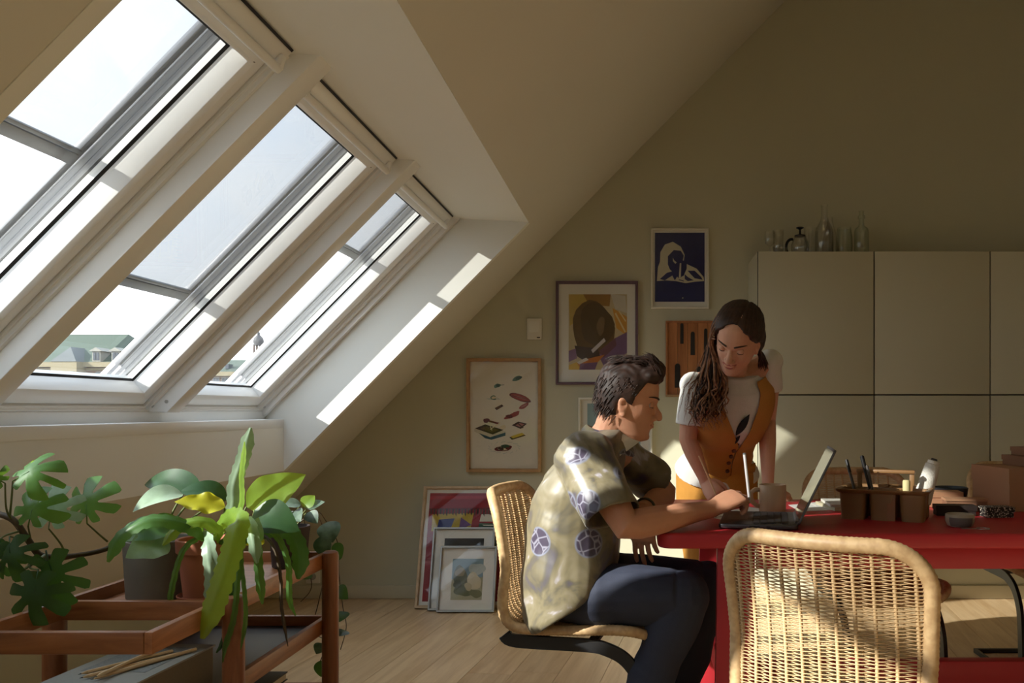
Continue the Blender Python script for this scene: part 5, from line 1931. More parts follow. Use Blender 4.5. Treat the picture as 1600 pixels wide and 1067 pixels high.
def skinmat(name, c, rough=.5):
    m = mat(name, c, rough, var=.07, scale=30, bump=.05, bscale=400, spec=.35)
    b = m.node_tree.nodes['Principled BSDF']
    b.inputs['Subsurface Weight'].default_value = .18
    b.inputs['Subsurface Radius'].default_value = (1.0, .35, .2)
    b.inputs['Subsurface Scale'].default_value = .006
    return m


def hairmat(name, c1, c2, rough=.6):
    m, nt, b = newmat(name)
    tc = nt.nodes.new('ShaderNodeTexCoord')
    nz = nt.nodes.new('ShaderNodeTexNoise')
    nz.inputs['Scale'].default_value = 55
    nz.inputs['Detail'].default_value = 5
    nt.links.new(tc.outputs['Object'], nz.inputs['Vector'])
    rp = nt.nodes.new('ShaderNodeValToRGB')
    rp.color_ramp.elements[0].position = .3
    rp.color_ramp.elements[0].color = (*c1, 1)
    rp.color_ramp.elements[1].position = .75
    rp.color_ramp.elements[1].color = (*c2, 1)
    nt.links.new(nz.outputs['Fac'], rp.inputs[0])
    nt.links.new(rp.outputs[0], b.inputs['Base Color'])
    b.inputs['Roughness'].default_value = rough
    return m


def headM(c, f, up, sc):
    f = Vector(f).normalized()
    up = Vector(up)
    up = (up - f * up.dot(f)).normalized()
    l = up.cross(f).normalized()
    return Matrix(((f.x * sc, l.x * sc, up.x * sc, c[0]), (f.y * sc, l.y * sc, up.y * sc, c[1]), (f.z * sc, l.z * sc, up.z * sc, c[2]), (0, 0, 0, 1)))


def ringv(c, e1, e2, a, b, n=28, pw=1.0):
    c = Vector(c)
    return [c + e1 * (a * math.copysign(abs(math.cos(t)) ** pw, math.cos(t))) + e2 * (b * math.copysign(abs(math.sin(t)) ** pw, math.sin(t))) for t in (2 * PI * k / n for k in range(n))]


# ================================================================== seated person
MY = 2.55
MSKIN = skinmat('skin_fair', lin((206, 150, 120)))
MHAIR = hairmat('hair_brown', lin((32, 19, 14)), lin((62, 37, 26)))
MAN = thing('person', 'seated person with short brown hair in a patterned short-sleeved shirt, writing', 'person', (-.22, MY, 0))
a = R(-10)
HM = headM((-.039, 2.525, 1.127), (math.cos(a), -.06, math.sin(a)), (-math.sin(a), 0, math.cos(a)), .97)
SH_R, EL_R, WR_R = Vector((-.150, 2.385, .955)), px(979, 822, 2.29), px(1112, 795, 2.47)
SH_L, EL_L, WR_L = Vector((-.050, 2.715, .960)), Vector((.085, 2.80, .815)), px(1004, 797, 2.53)
mb = MB()
head_shapes(mb, HM, 1.15)
nb, nt_ = Vector((-.112, 2.545, 1.00)), HM @ Vector((-.030, 0, -.060))
mb.tube([nb - Vector((.01, 0, .06)), nb, (nb + nt_) / 2 + Vector((.004, 0, 0)), nt_, nt_ + Vector((.006, 0, .04))], [.068, .058, .051, .051, .045], 18)
# trunk and legs under the clothes
mb.tube([Vector((-.20, MY, .55)), Vector((-.20, MY, .70)), Vector((-.18, MY, .85)), Vector((-.14, MY, .97)), nb], [.12, .11, .12, .09, .05], 18, asp=1.15, up=(0, 1, 0))
mb.tube([SH_R, Vector((-.14, MY, .97)), SH_L], [.055, .07, .055], 12)
for hp, kn, an in ((Vector((-.20, 2.47, .545)), px(1070, 930, 2.42), Vector((-.045, 2.41, .12))), (Vector((-.20, 2.64, .545)), px(1106, 912, 2.70), Vector((.115, 2.70, .12)))):
    mb.tube([hp, (hp + kn) / 2, kn, (kn + an) / 2, an], [.075, .065, .05, .045, .035], 12)
for sh, el, wr in ((SH_R, EL_R, WR_R), (SH_L, EL_L, WR_L)):
    u, f = el - sh, wr - el
    mb.tube([sh, sh + u * .35, sh + u * .75, el, el + f * .12, el + f * .30, el + f * .60, el + f * .85, wr + f.normalized() * .01], [.052, .050, .045, .042, .043, .0425, .036, .0285, .0265], 16)
# writing hand, fingers closed round the stylus
fR = (px(1164, 770, 2.52) - WR_R)
dR = Vector((-.50, -.55, .67))
tipsR = hand_shapes(mb, WR_R, fR, dR, 1, [(28, 62, 36), (36, 70, 40), (44, 74, 42), (50, 74, 44)], sc=1.06, thumb=[(.018, .024, -.006), (.048, .038, -.022), (.082, .036, -.040), (.108, .024, -.050)])
# hanging hand
fL = Vector((.04, -.10, -1))
dL = Vector((-.5, -1.0, .1))
hand_shapes(mb, WR_L, fL, dL, -1, [(8, 14, 10), (10, 16, 12), (12, 18, 12), (14, 20, 14)], spread=.05, thumb=[(.020, .026, -.002), (.046, .040, -.006), (.070, .046, -.012), (.090, .046, -.018)])
me = remesh(mb, .0027, 3)
P = co(me)
head_sculpt(P, HM)
setco(me, P)
place(me, 'body', MSKIN, MAN)
face_parts(MAN, HM, MSKIN, MHAIR, mat('lips_man', lin((188, 124, 104)), .5), lid=-30)


def locks(mb, roots, field, n, seed, L0, L1, r0, lift=.006, seg=7, flat=.55, jit=.25):
    """Tapered locks starting at roots() and following field()."""
    rr = random.Random(seed)
    for _ in range(n):
        p, nr = roots(rr)
        ln = rr.uniform(L0, L1)
        pts, rad = [], []
        v = field(p, rr)
        for k in range(seg):
            t = k / (seg - 1)
            pts.append(p + nr * (lift * math.sin(PI * min(t * 1.15, 1)) * rr.uniform(.8, 1.2)))
            rad.append(r0 * (1 - t ** 1.6) * .95 + .0004)
            v = (v + field(p, rr) * .6 + Vector((rr.gauss(0, jit), rr.gauss(0, jit), rr.gauss(0, jit))) * .12).normalized()
            p = p + v * (ln / (seg - 1))
        mb.tube(pts, rad, 5, asp=flat)


# hair: close-cropped sides, fuller swept top
def hair_shell(line, g, n=48, ns=9):
    """Closed shell over the skull above a hairline; line: (degrees, height) pairs from front to back."""
    def zl(th):
        dg = abs(math.degrees((th + PI) % (2 * PI) - PI))
        for (a0, z0), (a1, z1) in zip(line, line[1:]):
            if a0 <= dg <= a1:
                t = (dg - a0) / (a1 - a0)
                t = t * t * (3 - 2 * t)
                return z0 + (z1 - z0) * t
        return line[-1][1]
    out = []
    for grow, order in ((-.010, range(ns, -1, -1)), (g, range(ns + 1))):
        for j in order:
            ring = []
            for k in range(n):
                th = 2 * PI * k / n
                z0 = zl(th)
                ring.append(hpt(z0 + (.1185 - z0) * (j / ns), th, grow * (1 if j > 0 or grow < 0 else .35)))
            out.append(ring)
    mb = MB()
    mb.loft(out)
    return mb


hb = hair_shell([(0, .072), (28, .068), (48, .072), (62, .045), (74, .010), (80, -.012), (90, -.004), (100, .004), (112, -.050), (180, -.066)], .007)
hb.ell((.004, 0, .088), (.096, .070, .050))
hb.ell((-.022, 0, .070), (.078, .074, .058))
hb.ell((.060, 0, .108), (.044, .056, .032), (0, R(-14), 0))
hb.ell((.082, -.006, .104), (.022, .044, .024), (0, R(-20), 0))
hb.ell((.050, -.03, .088), (.05, .040, .03))
hb.ell((.050, .03, .088), (.05, .040, .03))
# sideburns
for s in (-1, 1):
    hb.ell((.020, s * .070, .012), (.008, .005, .026))
me = remesh(xf(hb, HM), .004, 3)
P, N = co(me), nor(me)
Q = np.array([tuple(v) for v in (HM.inverted(),)][0])
L_ = (P - np.array(HM.translation)) @ np.array(HM.to_3x3()) / (.97 ** 2)
rid = np.sin(L_[:, 1] * 420 + 3.0 * np.sin(L_[:, 0] * 40) + 2 * np.sin(L_[:, 2] * 55)) * .5 + np.sin(L_[:, 1] * 230 + L_[:, 2] * 160 + 2.5 * np.sin(L_[:, 0] * 70)) * .5
up_ = np.clip((L_[:, 2] - .03) / .05, .12, 1)
P += N * (rid * .0022 * up_)[:, None]
setco(me, P)
HAIRO = place(me, 'hair', MHAIR, MAN)


def roots_top(rr):
    x, y = rr.uniform(-.05, .098), rr.uniform(-.055, .055)
    q = 1 - (x / .108) ** 2 - (y / .074) ** 2
    z = .082 + .056 * math.sqrt(max(q, .02)) + (.006 if x > .04 else 0)
    n = Vector((x / .108 ** 2, y / .074 ** 2, (z - .08) / .056 ** 2)).normalized()
    return Vector((x, y, z - .002)), n


def field_top(p, rr):
    n = Vector((p.x / .108 ** 2, p.y / .074 ** 2, max(p.z - .07, 0) / .056 ** 2)).normalized()
    v = Vector((-1, p.y * 3, -.1))
    v = v - n * v.dot(n)
    if p.x > .055:
        v = Vector((-.55, p.y * 4 - .3, .75))
    return (v + Vector((0, rr.gauss(0, .2), 0))).normalized()


lk = MB()
locks(lk, roots_top, field_top, 330, 5, .028, .050, .0038, .005)


def roots_side(rr):
    th = R(rr.uniform(70, 290))
    z = rr.uniform(-.055 if 110 < math.degrees(th) < 250 else .02, .07)
    p = hpt(z, th, .0065)
    n = Vector((p.x, p.y, 0)).normalized()
    return p, n


locks(lk, roots_side, lambda p, rr: (Vector((-.55, 0, -.8)) - Vector((p.x, p.y, 0)).normalized() * .25).normalized(), 260, 8, .018, .032, .0026, .0015)
xf(lk, HM).build('hair_lock', MHAIR, HAIRO, smooth=179, world=True, kind='stuff')

# shirt
SHIRT, nt, b = newmat('printed_shirt')
tc = nt.nodes.new('ShaderNodeTexCoord')
mp = nt.nodes.new('ShaderNodeMapping')
mp.inputs['Scale'].default_value = (1, 1, 1)
nt.links.new(tc.outputs['Object'], mp.inputs[0])
vo = nt.nodes.new('ShaderNodeTexVoronoi')
vo.inputs['Scale'].default_value = 8.6
vo.inputs['Randomness'].default_value = .75
nt.links.new(mp.outputs[0], vo.inputs['Vector'])
nz = nt.nodes.new('ShaderNodeTexNoise')
nz.inputs['Scale'].default_value = 7
nz.inputs['Detail'].default_value = 3
nz.inputs['Distortion'].default_value = 1.6
nt.links.new(mp.outputs[0], nz.inputs['Vector'])
base = nt.nodes.new('ShaderNodeValToRGB')
e = base.color_ramp.elements
e[0].position, e[0].color = .30, (*lin((74, 70, 92)), 1)
e[1].position, e[1].color = .72, (*lin((172, 167, 176)), 1)
x = e.new(.43); x.color = (*lin((92, 86, 72)), 1)
x = e.new(.52); x.color = (*lin((116, 107, 82)), 1)
x = e.new(.64); x.color = (*lin((128, 119, 98)), 1)
nt.links.new(nz.outputs['Fac'], base.inputs[0])
# round motifs with a pale rim and fine inner drawing
disc = nt.nodes.new('ShaderNodeValToRGB')
e = disc.color_ramp.elements
e[0].position, e[0].color = .0, (1, 1, 1, 1)
e[1].position, e[1].color = .36, (0, 0, 0, 1)
x = e.new(.33); x.color = (1, 1, 1, 1)
nt.links.new(vo.outputs['Distance'], disc.inputs[0])
v2 = nt.nodes.new('ShaderNodeTexVoronoi')
v2.feature = 'DISTANCE_TO_EDGE'
v2.inputs['Scale'].default_value = 34
nt.links.new(mp.outputs[0], v2.inputs['Vector'])
ink = nt.nodes.new('ShaderNodeValToRGB')
e = ink.color_ramp.elements
e[0].position, e[0].color = .02, (*lin((134, 132, 146)), 1)
e[1].position, e[1].color = .10, (*lin((64, 56, 74)), 1)
nt.links.new(v2.outputs['Distance'], ink.inputs[0])
sel = nt.nodes.new('ShaderNodeMath')
sel.operation = 'GREATER_THAN'
sel.inputs[1].default_value = .45
sx = nt.nodes.new('ShaderNodeSeparateXYZ')
nt.links.new(vo.outputs['Color'], sx.inputs[0])
nt.links.new(sx.outputs[0], sel.inputs[0])
ml = nt.nodes.new('ShaderNodeMath')
ml.operation = 'MULTIPLY'
nt.links.new(disc.outputs[0], ml.inputs[0])
nt.links.new(sel.outputs[0], ml.inputs[1])
mx = nt.nodes.new('ShaderNodeMixRGB')
nt.links.new(ml.outputs[0], mx.inputs[0])
nt.links.new(base.outputs[0], mx.inputs[1])
nt.links.new(ink.outputs[0], mx.inputs[2])
rim = nt.nodes.new('ShaderNodeValToRGB')
e = rim.color_ramp.elements
e[0].position, e[0].color = .315, (0, 0, 0, 1)
e[1].position, e[1].color = .385, (0, 0, 0, 1)
x = e.new(.35); x.color = (1, 1, 1, 1)
nt.links.new(vo.outputs['Distance'], rim.inputs[0])
m3 = nt.nodes.new('ShaderNodeMath')
m3.operation = 'MULTIPLY'
nt.links.new(rim.outputs[0], m3.inputs[0])
nt.links.new(sel.outputs[0], m3.inputs[1])
mx2 = nt.nodes.new('ShaderNodeMixRGB')
nt.links.new(m3.outputs[0], mx2.inputs[0])
nt.links.new(mx.outputs[0], mx2.inputs[1])
mx2.inputs[2].default_value = (*lin((116, 120, 138)), 1)
nt.links.new(mx2.outputs[0], b.inputs['Base Color'])
b.inputs['Roughness'].default_value = .42
b.inputs['Sheen Weight'].default_value = .15

EY = Vector((0, 1, 0))
mb = MB()
rg = []
for cx_, cz_, aa, bb, tau in ((-.205, .520, .158, .204, 33), (-.207, .535, .164, .208, 32), (-.209, .575, .164, .206, 26), (-.211, .64, .158, .200, 16), (-.205, .74, .146, .192, 8), (-.192, .84, .140, .194, 6), (-.168, .925, .128, .196, 12), (-.145, .980, .105, .180, 16), (-.124, 1.012, .082, .135, 16), (-.108, 1.030, .066, .085, 14), (-.104, 1.036, .050, .062, 12)):
    rg.append(ringv((cx_, MY, cz_), Vector((math.cos(R(tau)), 0, math.sin(R(tau)))), EY, aa, bb, 32, .9))
mb.loft(rg)


def sleeve(mb, sh, hem, ax, r0, r1, into):
    """Wide short sleeve with an open, turned-in hem."""
    ax = Vector(ax).normalized()
    e1, e2 = perp(ax)
    pts = [into, sh, sh.lerp(hem, .5), hem]
    rings = []
    for t, r in ((0, r0 * .9), (.18, r0), (.55, (r0 + r1) / 2 * 1.02), (.97, r1), (1.0, r1 * .985)):
        rings.append(ringv(sh.lerp(hem, t), e1, e2, r, r * .9, 24))
    for t, r in ((.985, r1 - .012), (.70, r1 - .018)):
        rings.append(ringv(sh.lerp(hem, t), e1, e2, r, r * .88, 24))
    mb.loft(rings)
    mb.ell(sh, (r0 * 1.02, r0 * .95, r0 * .98))


hemR = px(958, 806, 2.30)
sleeve(mb, SH_R + Vector((-.01, .01, .0)), hemR, (hemR - SH_R), .088, .086, None)
hemL = SH_L.lerp(EL_L, .72)
sleeve(mb, SH_L + Vector((-.02, -.01, .0)), hemL, EL_L - SH_L, .080, .076, None)
me = remesh(mb, .0042, 6)
wrinkle(me, .0062, 26, 52, .7, (.75, .2, -.6))
wrinkle(me, .0026, 60, 90, 2.1, (.3, .5, .8))
SHO = place(me, 'shirt', SHIRT, MAN, 'olive shirt with round purple printed motifs')
# collar and undershirt
cl = MB()
for s in (-1, 1):
    rows = []
    for k in range(9):
        t = k / 8
        ang = PI - t * 2.55
        c = Vector((-.098, MY, 1.045 - .028 * t))
        inner = c + Vector((.062 * math.cos(ang), s * .066 * math.sin(ang), .012 * (1 - t)))
        outer = c + Vector((.094 * math.cos(ang) + .012 * t, s * .104 * math.sin(ang) + s * .004, -.030 - .035 * t))
        mid = inner.lerp(outer, .5) + Vector((0, 0, .012))
        rows.append([inner, mid, outer])
    cl.sheet(rows)
cl.build('collar', SHIRT, SHO, smooth=179, world=True, solid=.006, sub=1)
TEE = mat('white_cotton', lin((222, 220, 214)), .85, var=.03, scale=20, bump=.1, bscale=180)
mb = MB()
mb.loft([ringv((-.104 + .02 * k, MY, 1.020 - .03 * k), Vector((math.cos(R(35)), 0, math.sin(R(35)))), EY, .064 + .012 * k, .066 + .012 * k, 24) for k in range(3)], cap=False)
mb.build('undershirt', TEE, MAN, smooth=179, world=True, solid=.003)
# bracelet
mb = MB()
e1, e2 = perp(WR_L - EL_L)
wc = WR_L.lerp(EL_L, .10)
mb.tube([wc + e1 * (.031 * math.cos(t)) + e2 * (.031 * math.sin(t)) for t in (2 * PI * k / 30 for k in range(31))], .0042, 8, cap=False)
mb.build('wristband', mat('band_green', lin((96, 98, 84)), .5, var=.5, scale=150), MAN, smooth=179, world=True)
# trousers
NAVY = mat('navy_twill', lin((42, 47, 64)), .8, var=.08, scale=12, bump=.12, bscale=320)
mb = MB()
mb.ell((-.205, MY + .005, .555), (.150, .185, .100))
for hp, kn, an in ((Vector((-.19, 2.455, .553)), px(1070, 930, 2.42), Vector((-.045, 2.41, .13))), (Vector((-.19, 2.65, .553)), px(1106, 912, 2.70), Vector((.115, 2.70, .13)))):
    mb.tube([hp - Vector((.07, 0, 0)), hp.lerp(kn, .02), hp.lerp(kn, .25), hp.lerp(kn, .6), kn.lerp(hp, .08)], [.060, .086, .096, .088, .078], 20)
    mb.ell(kn, (.076, .074, .078))
    mb.tube([kn, kn.lerp(an, .12), kn.lerp(an, .4), kn.lerp(an, .8), an], [.074, .074, .070, .060, .056], 20)
me = remesh(mb, .0042, 6)
wrinkle(me, .0050, 34, 66, 1.4, (.75, .1, .65))
TRO = place(me, 'trousers', NAVY, MAN)
SOLE = mat('rubber_white', lin((206, 202, 192)), .6)
DKSH = mat('dark_leather', (.02, .02, .024), .5)


def shoe(T, heel, toe, upper, sole, laces=None, hgt=.085, wid=.082, parent=True):
    """Low shoe from heel to toe standing on the floor."""
    h, t = Vector(heel), Vector(toe)
    d = (t - h)
    L = d.length
    d = d.normalized()
    s = Vector((-d.y, d.x, 0))
    outl = []
    n = 28
    for k in range(n):
        a = 2 * PI * k / n
        x = .5 + .5 * math.cos(a)
        w = (wid / 2) * (.80 + .22 * x - .12 * max(0, .45 - abs(x - .45))) * math.copysign(abs(math.sin(a)) ** .72, math.sin(a))
        outl.append((x * L, w))
    mb = MB()
    mb.loft([[h + d * (x if 0 else (L / 2 + (x - L / 2) * g)) + s * (w * g) + Vector((0, 0, z)) for x, w in outl] for g, z in ((.96, .002), (1.0, .006), (1.01, .026), (.985, .030))])
    so = mb.build('sole', sole, T, smooth=50, world=True)
    rings = []
    for g, z, sh, sx in ((.975, .026, 0, 1.0), (.955, .045, -.01, .97), (.86, .062, -.09, .84), (.72, .078, -.22, .66), (.62, .094, -.30, .52)):
        rings.append([h + d * (L / 2 + (x - L / 2) * sx + sh * L * .5) + s * (w * (.98 if z < .06 else .82)) + Vector((0, 0, z + (.006 if x < L * .25 else 0))) for x, w in outl])
    me_ = MB()
    me_.loft(rings)
    up_ = me_.build('upper', upper, T, smooth=60, world=True, sub=1)
    if laces:
        lb = MB()
        for k in range(5):
            x = L * (.44 + .075 * k)
            z = .096 - .009 * k
            w = .020 + .002 * k
            for q in (-1, 1):
                lb.tube([h + d * x + s * (q * w) + Vector((0, 0, z - .006)), h + d * (x + .004) + Vector((0, 0, z + .004)), h + d * (x + .017) - s * (q * w) + Vector((0, 0, z - .010))], .0028, 6)
        lb.build('laces', laces, up_, smooth=179, world=True)
    return so


shoe(MAN, (-.11, 2.405, 0), (.155, 2.395, 0), DKSH, SOLE)
shoe(MAN, (.055, 2.70, 0), (.325, 2.71, 0), DKSH, SOLE)
# stylus in the writing hand
grip = px(1171, 780, tipsR[4].y - .004)
_g = sum((tipsR[i] for i in (0, 1, 4)), Vector((0, 0, 0))) / 3
pt = px(1163, 708, tipsR[4].y - .012)
T = thing('stylus', 'white stylus held upright in the writing hand', 'stylus', grip)
dd = (grip - pt).normalized()
end = grip + dd * .012
MB().tube([pt, pt + dd * .002, end - dd * .014, end], [.0040, .0046, .0046, .0008], 12).build('barrel', mat('white_plastic', lin((226, 224, 224)), .35), T, smooth=40, world=True)
MB().tube([pt - dd * .0006, pt + dd * .004], .0047, 12).build('end_cap', SILV, T, smooth=40, world=True)
# ================================================================== standing person
WSKIN = skinmat('skin_warm', lin((212, 160, 132)))
WHAIR = hairmat('hair_dark', lin((34, 22, 17)), lin((66, 42, 30)))
WHAIR2 = hairmat('hair_brown_ends', lin((104, 70, 50)), lin((190, 142, 106)), .55)
MUST = mat('mustard_cotton', lin((202, 142, 58)), .85, var=.08, scale=10, bump=.15, bscale=260)
MUSTV = mat('ochre_waistcoat', lin((188, 130, 58)), .8, var=.08, scale=10, bump=.15, bscale=260)
WOM = thing('person', 'standing person with long wavy brown hair leaning over the table, mustard waistcoat and trousers', 'person', (.30, 3.55, 0))
WHM = headM((.357, 3.045, 1.362), (-.36, -.74, -.56), (.24, 0, 1), 1.04)
Lw = Matrix.Identity(3)
WSR, WER, WWR = Vector((.206, 3.225, 1.20)), Vector((.186, 3.235, .985)), px(1102, 752, 3.225)
WSL, WEL, WWL = Vector((.508, 3.25, 1.29)), px(1199, 655, 3.36), px(1200, 764, 3.215)
WAIST, NECK = Vector((.322, 3.445, .895)), Vector((.366, 3.205, 1.262))
ax = (NECK - WAIST).normalized()
E1 = Vector((1, 0, 0)) - ax * ax.x
E1.normalize()
E1 = (E1 + Vector((0, 0, .32))).normalized()
E1 = (E1 - ax * E1.dot(ax)).normalized()
E2 = ax.cross(E1).normalized()             # points to the back
if E2.y < 0:
    E2 = -E2
TL = (NECK - WAIST).length
TORSO = [(-.22, .150, .105, 0), (-.12, .162, .112, 0), (0, .136, .098, 0), (.14, .120, .094, 0), (.26, .124, .102, -.004), (.40, .146, .122, -.014), (.54, .154, .126, -.018), (.70, .166, .110, -.008), (.84, .160, .088, 0), (.94, .115, .064, .004), (1.0, .066, .052, .004)]


def torso_ring(t, grow=0.0, n=36):
    rows = TORSO
    t = max(min(t, rows[-1][0]), rows[0][0])
    for a, b in zip(rows, rows[1:]):
        if a[0] <= t <= b[0]:
            k = (t - a[0]) / (b[0] - a[0])
            k = k * k * (3 - 2 * k)
            w, d, o = (a[i] + (b[i] - a[i]) * k for i in (1, 2, 3))
            break
    c = WAIST + ax * (t * TL) + E2 * o
    if t < 0:
        c = WAIST + Vector((0, .02 * t / -.22, t * TL * 1.0)) * 1.0
    return c, w + grow, d + grow


def torso_pt(t, th, grow=0.0):
    """th = 0 straight at the front, positive towards +x."""
    c, w, d = torso_ring(t, grow)
    s, k = math.sin(th), math.cos(th)
    return c + E1 * (w * math.copysign(abs(s) ** .9, s)) - E2 * (d * math.copysign(abs(k) ** .9, k))


mb = MB()
head_shapes(mb, WHM, .6)
nt_ = WHM @ Vector((-.030, 0, -.060))
mb.tube([NECK - ax * .03, NECK, NECK.lerp(nt_, .5), nt_, WHM @ Vector((-.02, 0, -.02))], [.060, .048, .044, .046, .04], 18)
mb.loft([[torso_pt(t, 2 * PI * k / 24, -.014) for k in range(24)] for t in (-.22, -.1, 0, .14, .4, .54, .7, .84, .94, 1.0)])
mb.tube([WSR, WAIST + ax * (TL * .82), WSL], [.045, .06, .045], 12)
LEGS = ((Vector((.245, 3.475, .82)), Vector((.258, 3.47, .46)), Vector((.268, 3.555, .075))), (Vector((.405, 3.49, .82)), Vector((.355, 3.62, .46)), Vector((.262, 3.885, .085))))
for hp, kn, an in LEGS:
    mb.tube([hp, kn, kn.lerp(an, .35), an, an - Vector((0, 0, .03))], [.07, .05, .048, .034, .035], 14)
for sh, el, wr in ((WSR, WER, WWR), (WSL, WEL, WWL)):
    u, f = el - sh, wr - el
    mb.tube([sh, sh + u * .35, sh + u * .75, el, el + f * .15, el + f * .35, el + f * .65, el + f * .88, wr + f.normalized() * .008], [.046, .043, .038, .0345, .0350, .0345, .0285, .0235, .0225], 16)
# hands flat on the table
fr = px(1124, 781, 3.155) - WWR
wtR = hand_shapes(mb, WWR, fr, (-.55, -.55, .62), 1, [(22, 30, 18), (24, 32, 20), (26, 34, 20), (28, 36, 22)], spread=.05, sc=.88, thumb=[(.018, .026, -.004), (.044, .044, -.014), (.070, .050, -.024), (.092, .048, -.030)])
fl = px(1242, 782, 3.18) - WWL
wtL = hand_shapes(mb, WWL, fl, (.35, -.35, .87), -1, [(24, 18, 8), (26, 18, 8), (28, 20, 10), (30, 22, 10)], spread=.09, sc=.88, thumb=[(.018, .026, -.004), (.040, .048, -.016), (.062, .060, -.028), (.080, .066, -.034)])
me = remesh(mb, .0027, 3)
P = co(me)
head_sculpt(P, WHM)
for s in (-1, 1):                           # smiling cheeks
    brush(P, WHM, (.074, s * .042, -.042), .016, (.004, s * .003, .002))
P[:, 2] = np.where((P[:, 1] < 3.25) & (P[:, 2] < TZ + .002), TZ + .002 + (P[:, 2] - TZ) * .02, P[:, 2])
setco(me, P)
place(me, 'body', WSKIN, WOM)
face_parts(WOM, WHM, WSKIN, WHAIR, mat('lips_woman', lin((176, 92, 84)), .4), lid=-34, smile=.0095, teeth=True)

# t-shirt
mb = MB()
mb.loft([[torso_pt(t, 2 * PI * k / 36, .006 + (.012 if t < 0 else 0)) for k in range(36)] for t in (-.115, -.10, -.06, 0, .14, .26, .40, .54, .70, .84, .92, .965)])
for sh, el, k in ((WSR, WER, .74), (WSL, WEL, .45)):
    hem = sh.lerp(el, k)
    sleeve(mb, sh + Vector((0, 0, -.004)), hem, el - sh, .053, .060, None)
me = remesh(mb, .004, 5)
wrinkle(me, .0028, 34, 70, .4, (.5, .2, .8))
TS = place(me, 't_shirt', TEE, WOM, 'white t-shirt')
# dark print on the chest
mb = MB()
for th0, t0, th1, t1, w in ((-.02, .52, .22, .70, .034), (-.06, .40, .06, .52, .020), (.10, .42, -.06, .36, .016)):
    a_, b_ = torso_pt(t0, th0, .0115), torso_pt(t1, th1, .0115)
    leaf_mesh(mb, a_, b_, w, -E2, arc=.03, fold=0, n=8, m=2, shape='lance')
mb.build('shirt_print', mat('print_black', (.012, .014, .018), .8), TS, smooth=179, world=True, solid=.0012)

# waistcoat: two front panels meeting at the buttons, open at the neck, pointed at the hem


def vest_panel(sgn):
    rows = []
    for j in range(25):
        v = j / 24
        row = []
        for i in range(21):
            u = i / 20                       # 0 at the front edge, 1 at the back
            if v < .42:
                th0 = .13 if sgn > 0 else .13
            else:
                th0 = .13 + (v - .42) / .58 * .44
            if sgn < 0:
                th0 = -.13 + (0 if v < .42 else (v - .42) / .58 * .62)
            arm = 1.52 if v > .62 else 3.05 - max(0, (v - .45) / .17) * 1.53
            th1 = min(3.05, arm)
            th = th0 + (th1 - th0) * u
            tb = .075 - .125 * max(0, 1 - u * 3.0)
            t = tb + (.945 - tb) * v
            row.append(torso_pt(t, sgn * th, .0135 + .002 * math.sin(9 * v + 4 * u)))
        rows.append(row)
    mb = MB()
    mb.sheet(rows)
    return mb


for sgn in (1, -1):
    vest_panel(sgn).build('waistcoat_panel', MUSTV, WOM, smooth=179, world=True, solid=.005, sub=1)
for k in range(4):
    t = .06 + .09 * k
    c = torso_pt(t, .13 * .2, .019)
    n = -E2
    o = MB().tube([c - n * .002, c + n * .003, c + n * .0045], [.0085, .0085, .006], 14).build('button', mat('button_brown', lin((84, 48, 28)), .4) if 'button_brown' not in MATS else MATS['button_brown'], WOM, smooth=50, world=True)

# trousers
mb = MB()
rg = []
for t, g in ((-.56, .024), (-.44, .022), (-.30, .022), (-.16, .016), (-.08, .008), (-.045, .006)):
    c, w, d = torso_ring(max(t, -.22))
    c = WAIST + Vector((0, .02, t * TL))
    rg.append(ringv(c, Vector((1, 0, 0)), Vector((0, 1, 0)), (.150, .160, .165, .162, .150, .146)[len(rg)] + .006, (.10, .112, .118, .116, .106, .102)[len(rg)], 32))
mb.loft(rg)
for hp, kn, an in LEGS:
    up = an + (kn - an).normalized() * .06
    mb.tube([hp + Vector((0, 0, .02)), hp.lerp(kn, .3), hp.lerp(kn, .7), kn, kn.lerp(up, .5), up], [.098, .098, .084, .074, .068, .058], 22)
me = remesh(mb, .0042, 5)
wrinkle(me, .0040, 36, 70, 2.2, (.9, .2, .25))
WT = place(me, 'trousers', MUST, WOM, 'mustard yellow trousers')
mb = MB()
mb.loft([ringv(WAIST + Vector((0, .018, z)), Vector((1, 0, 0)), Vector((0, 1, 0)), .1565, .112, 40) for z in (-.052, -.030, -.016)], cap=False)
mb.build('waistband', MUST, WT, smooth=179, world=True, solid=.004)
for x in (-.09, .09):
    c = WAIST + Vector((x, .018 - .098, -.035))
    MB().box(c, (.012, .006, .045)).build('belt_loop', MUST, WT, world=True, bevel=.001, seg=1)
# black canvas shoes with white soles and laces
CANV = mat('black_canvas', (.014, .014, .016), .85, var=.1, bump=.2, bscale=400)
WLACE = mat('white_laces', lin((228, 226, 220)), .8)
shoe(WOM, (.272, 3.60, 0), (.272, 3.375, 0), CANV, SOLE, WLACE, wid=.088)
shoe(WOM, (.262, 3.93, 0), (.225, 3.71, 0), CANV, SOLE, WLACE, wid=.086)

# hair: smooth parted crown and long waves over one shoulder
hb = hair_shell([(0, .100), (14, .094), (38, .066), (60, .030), (76, .008), (88, .000), (100, -.020), (115, -.060), (180, -.075)], .0115)
hb.ell((-.014, 0, .070), (.088, .081, .062))
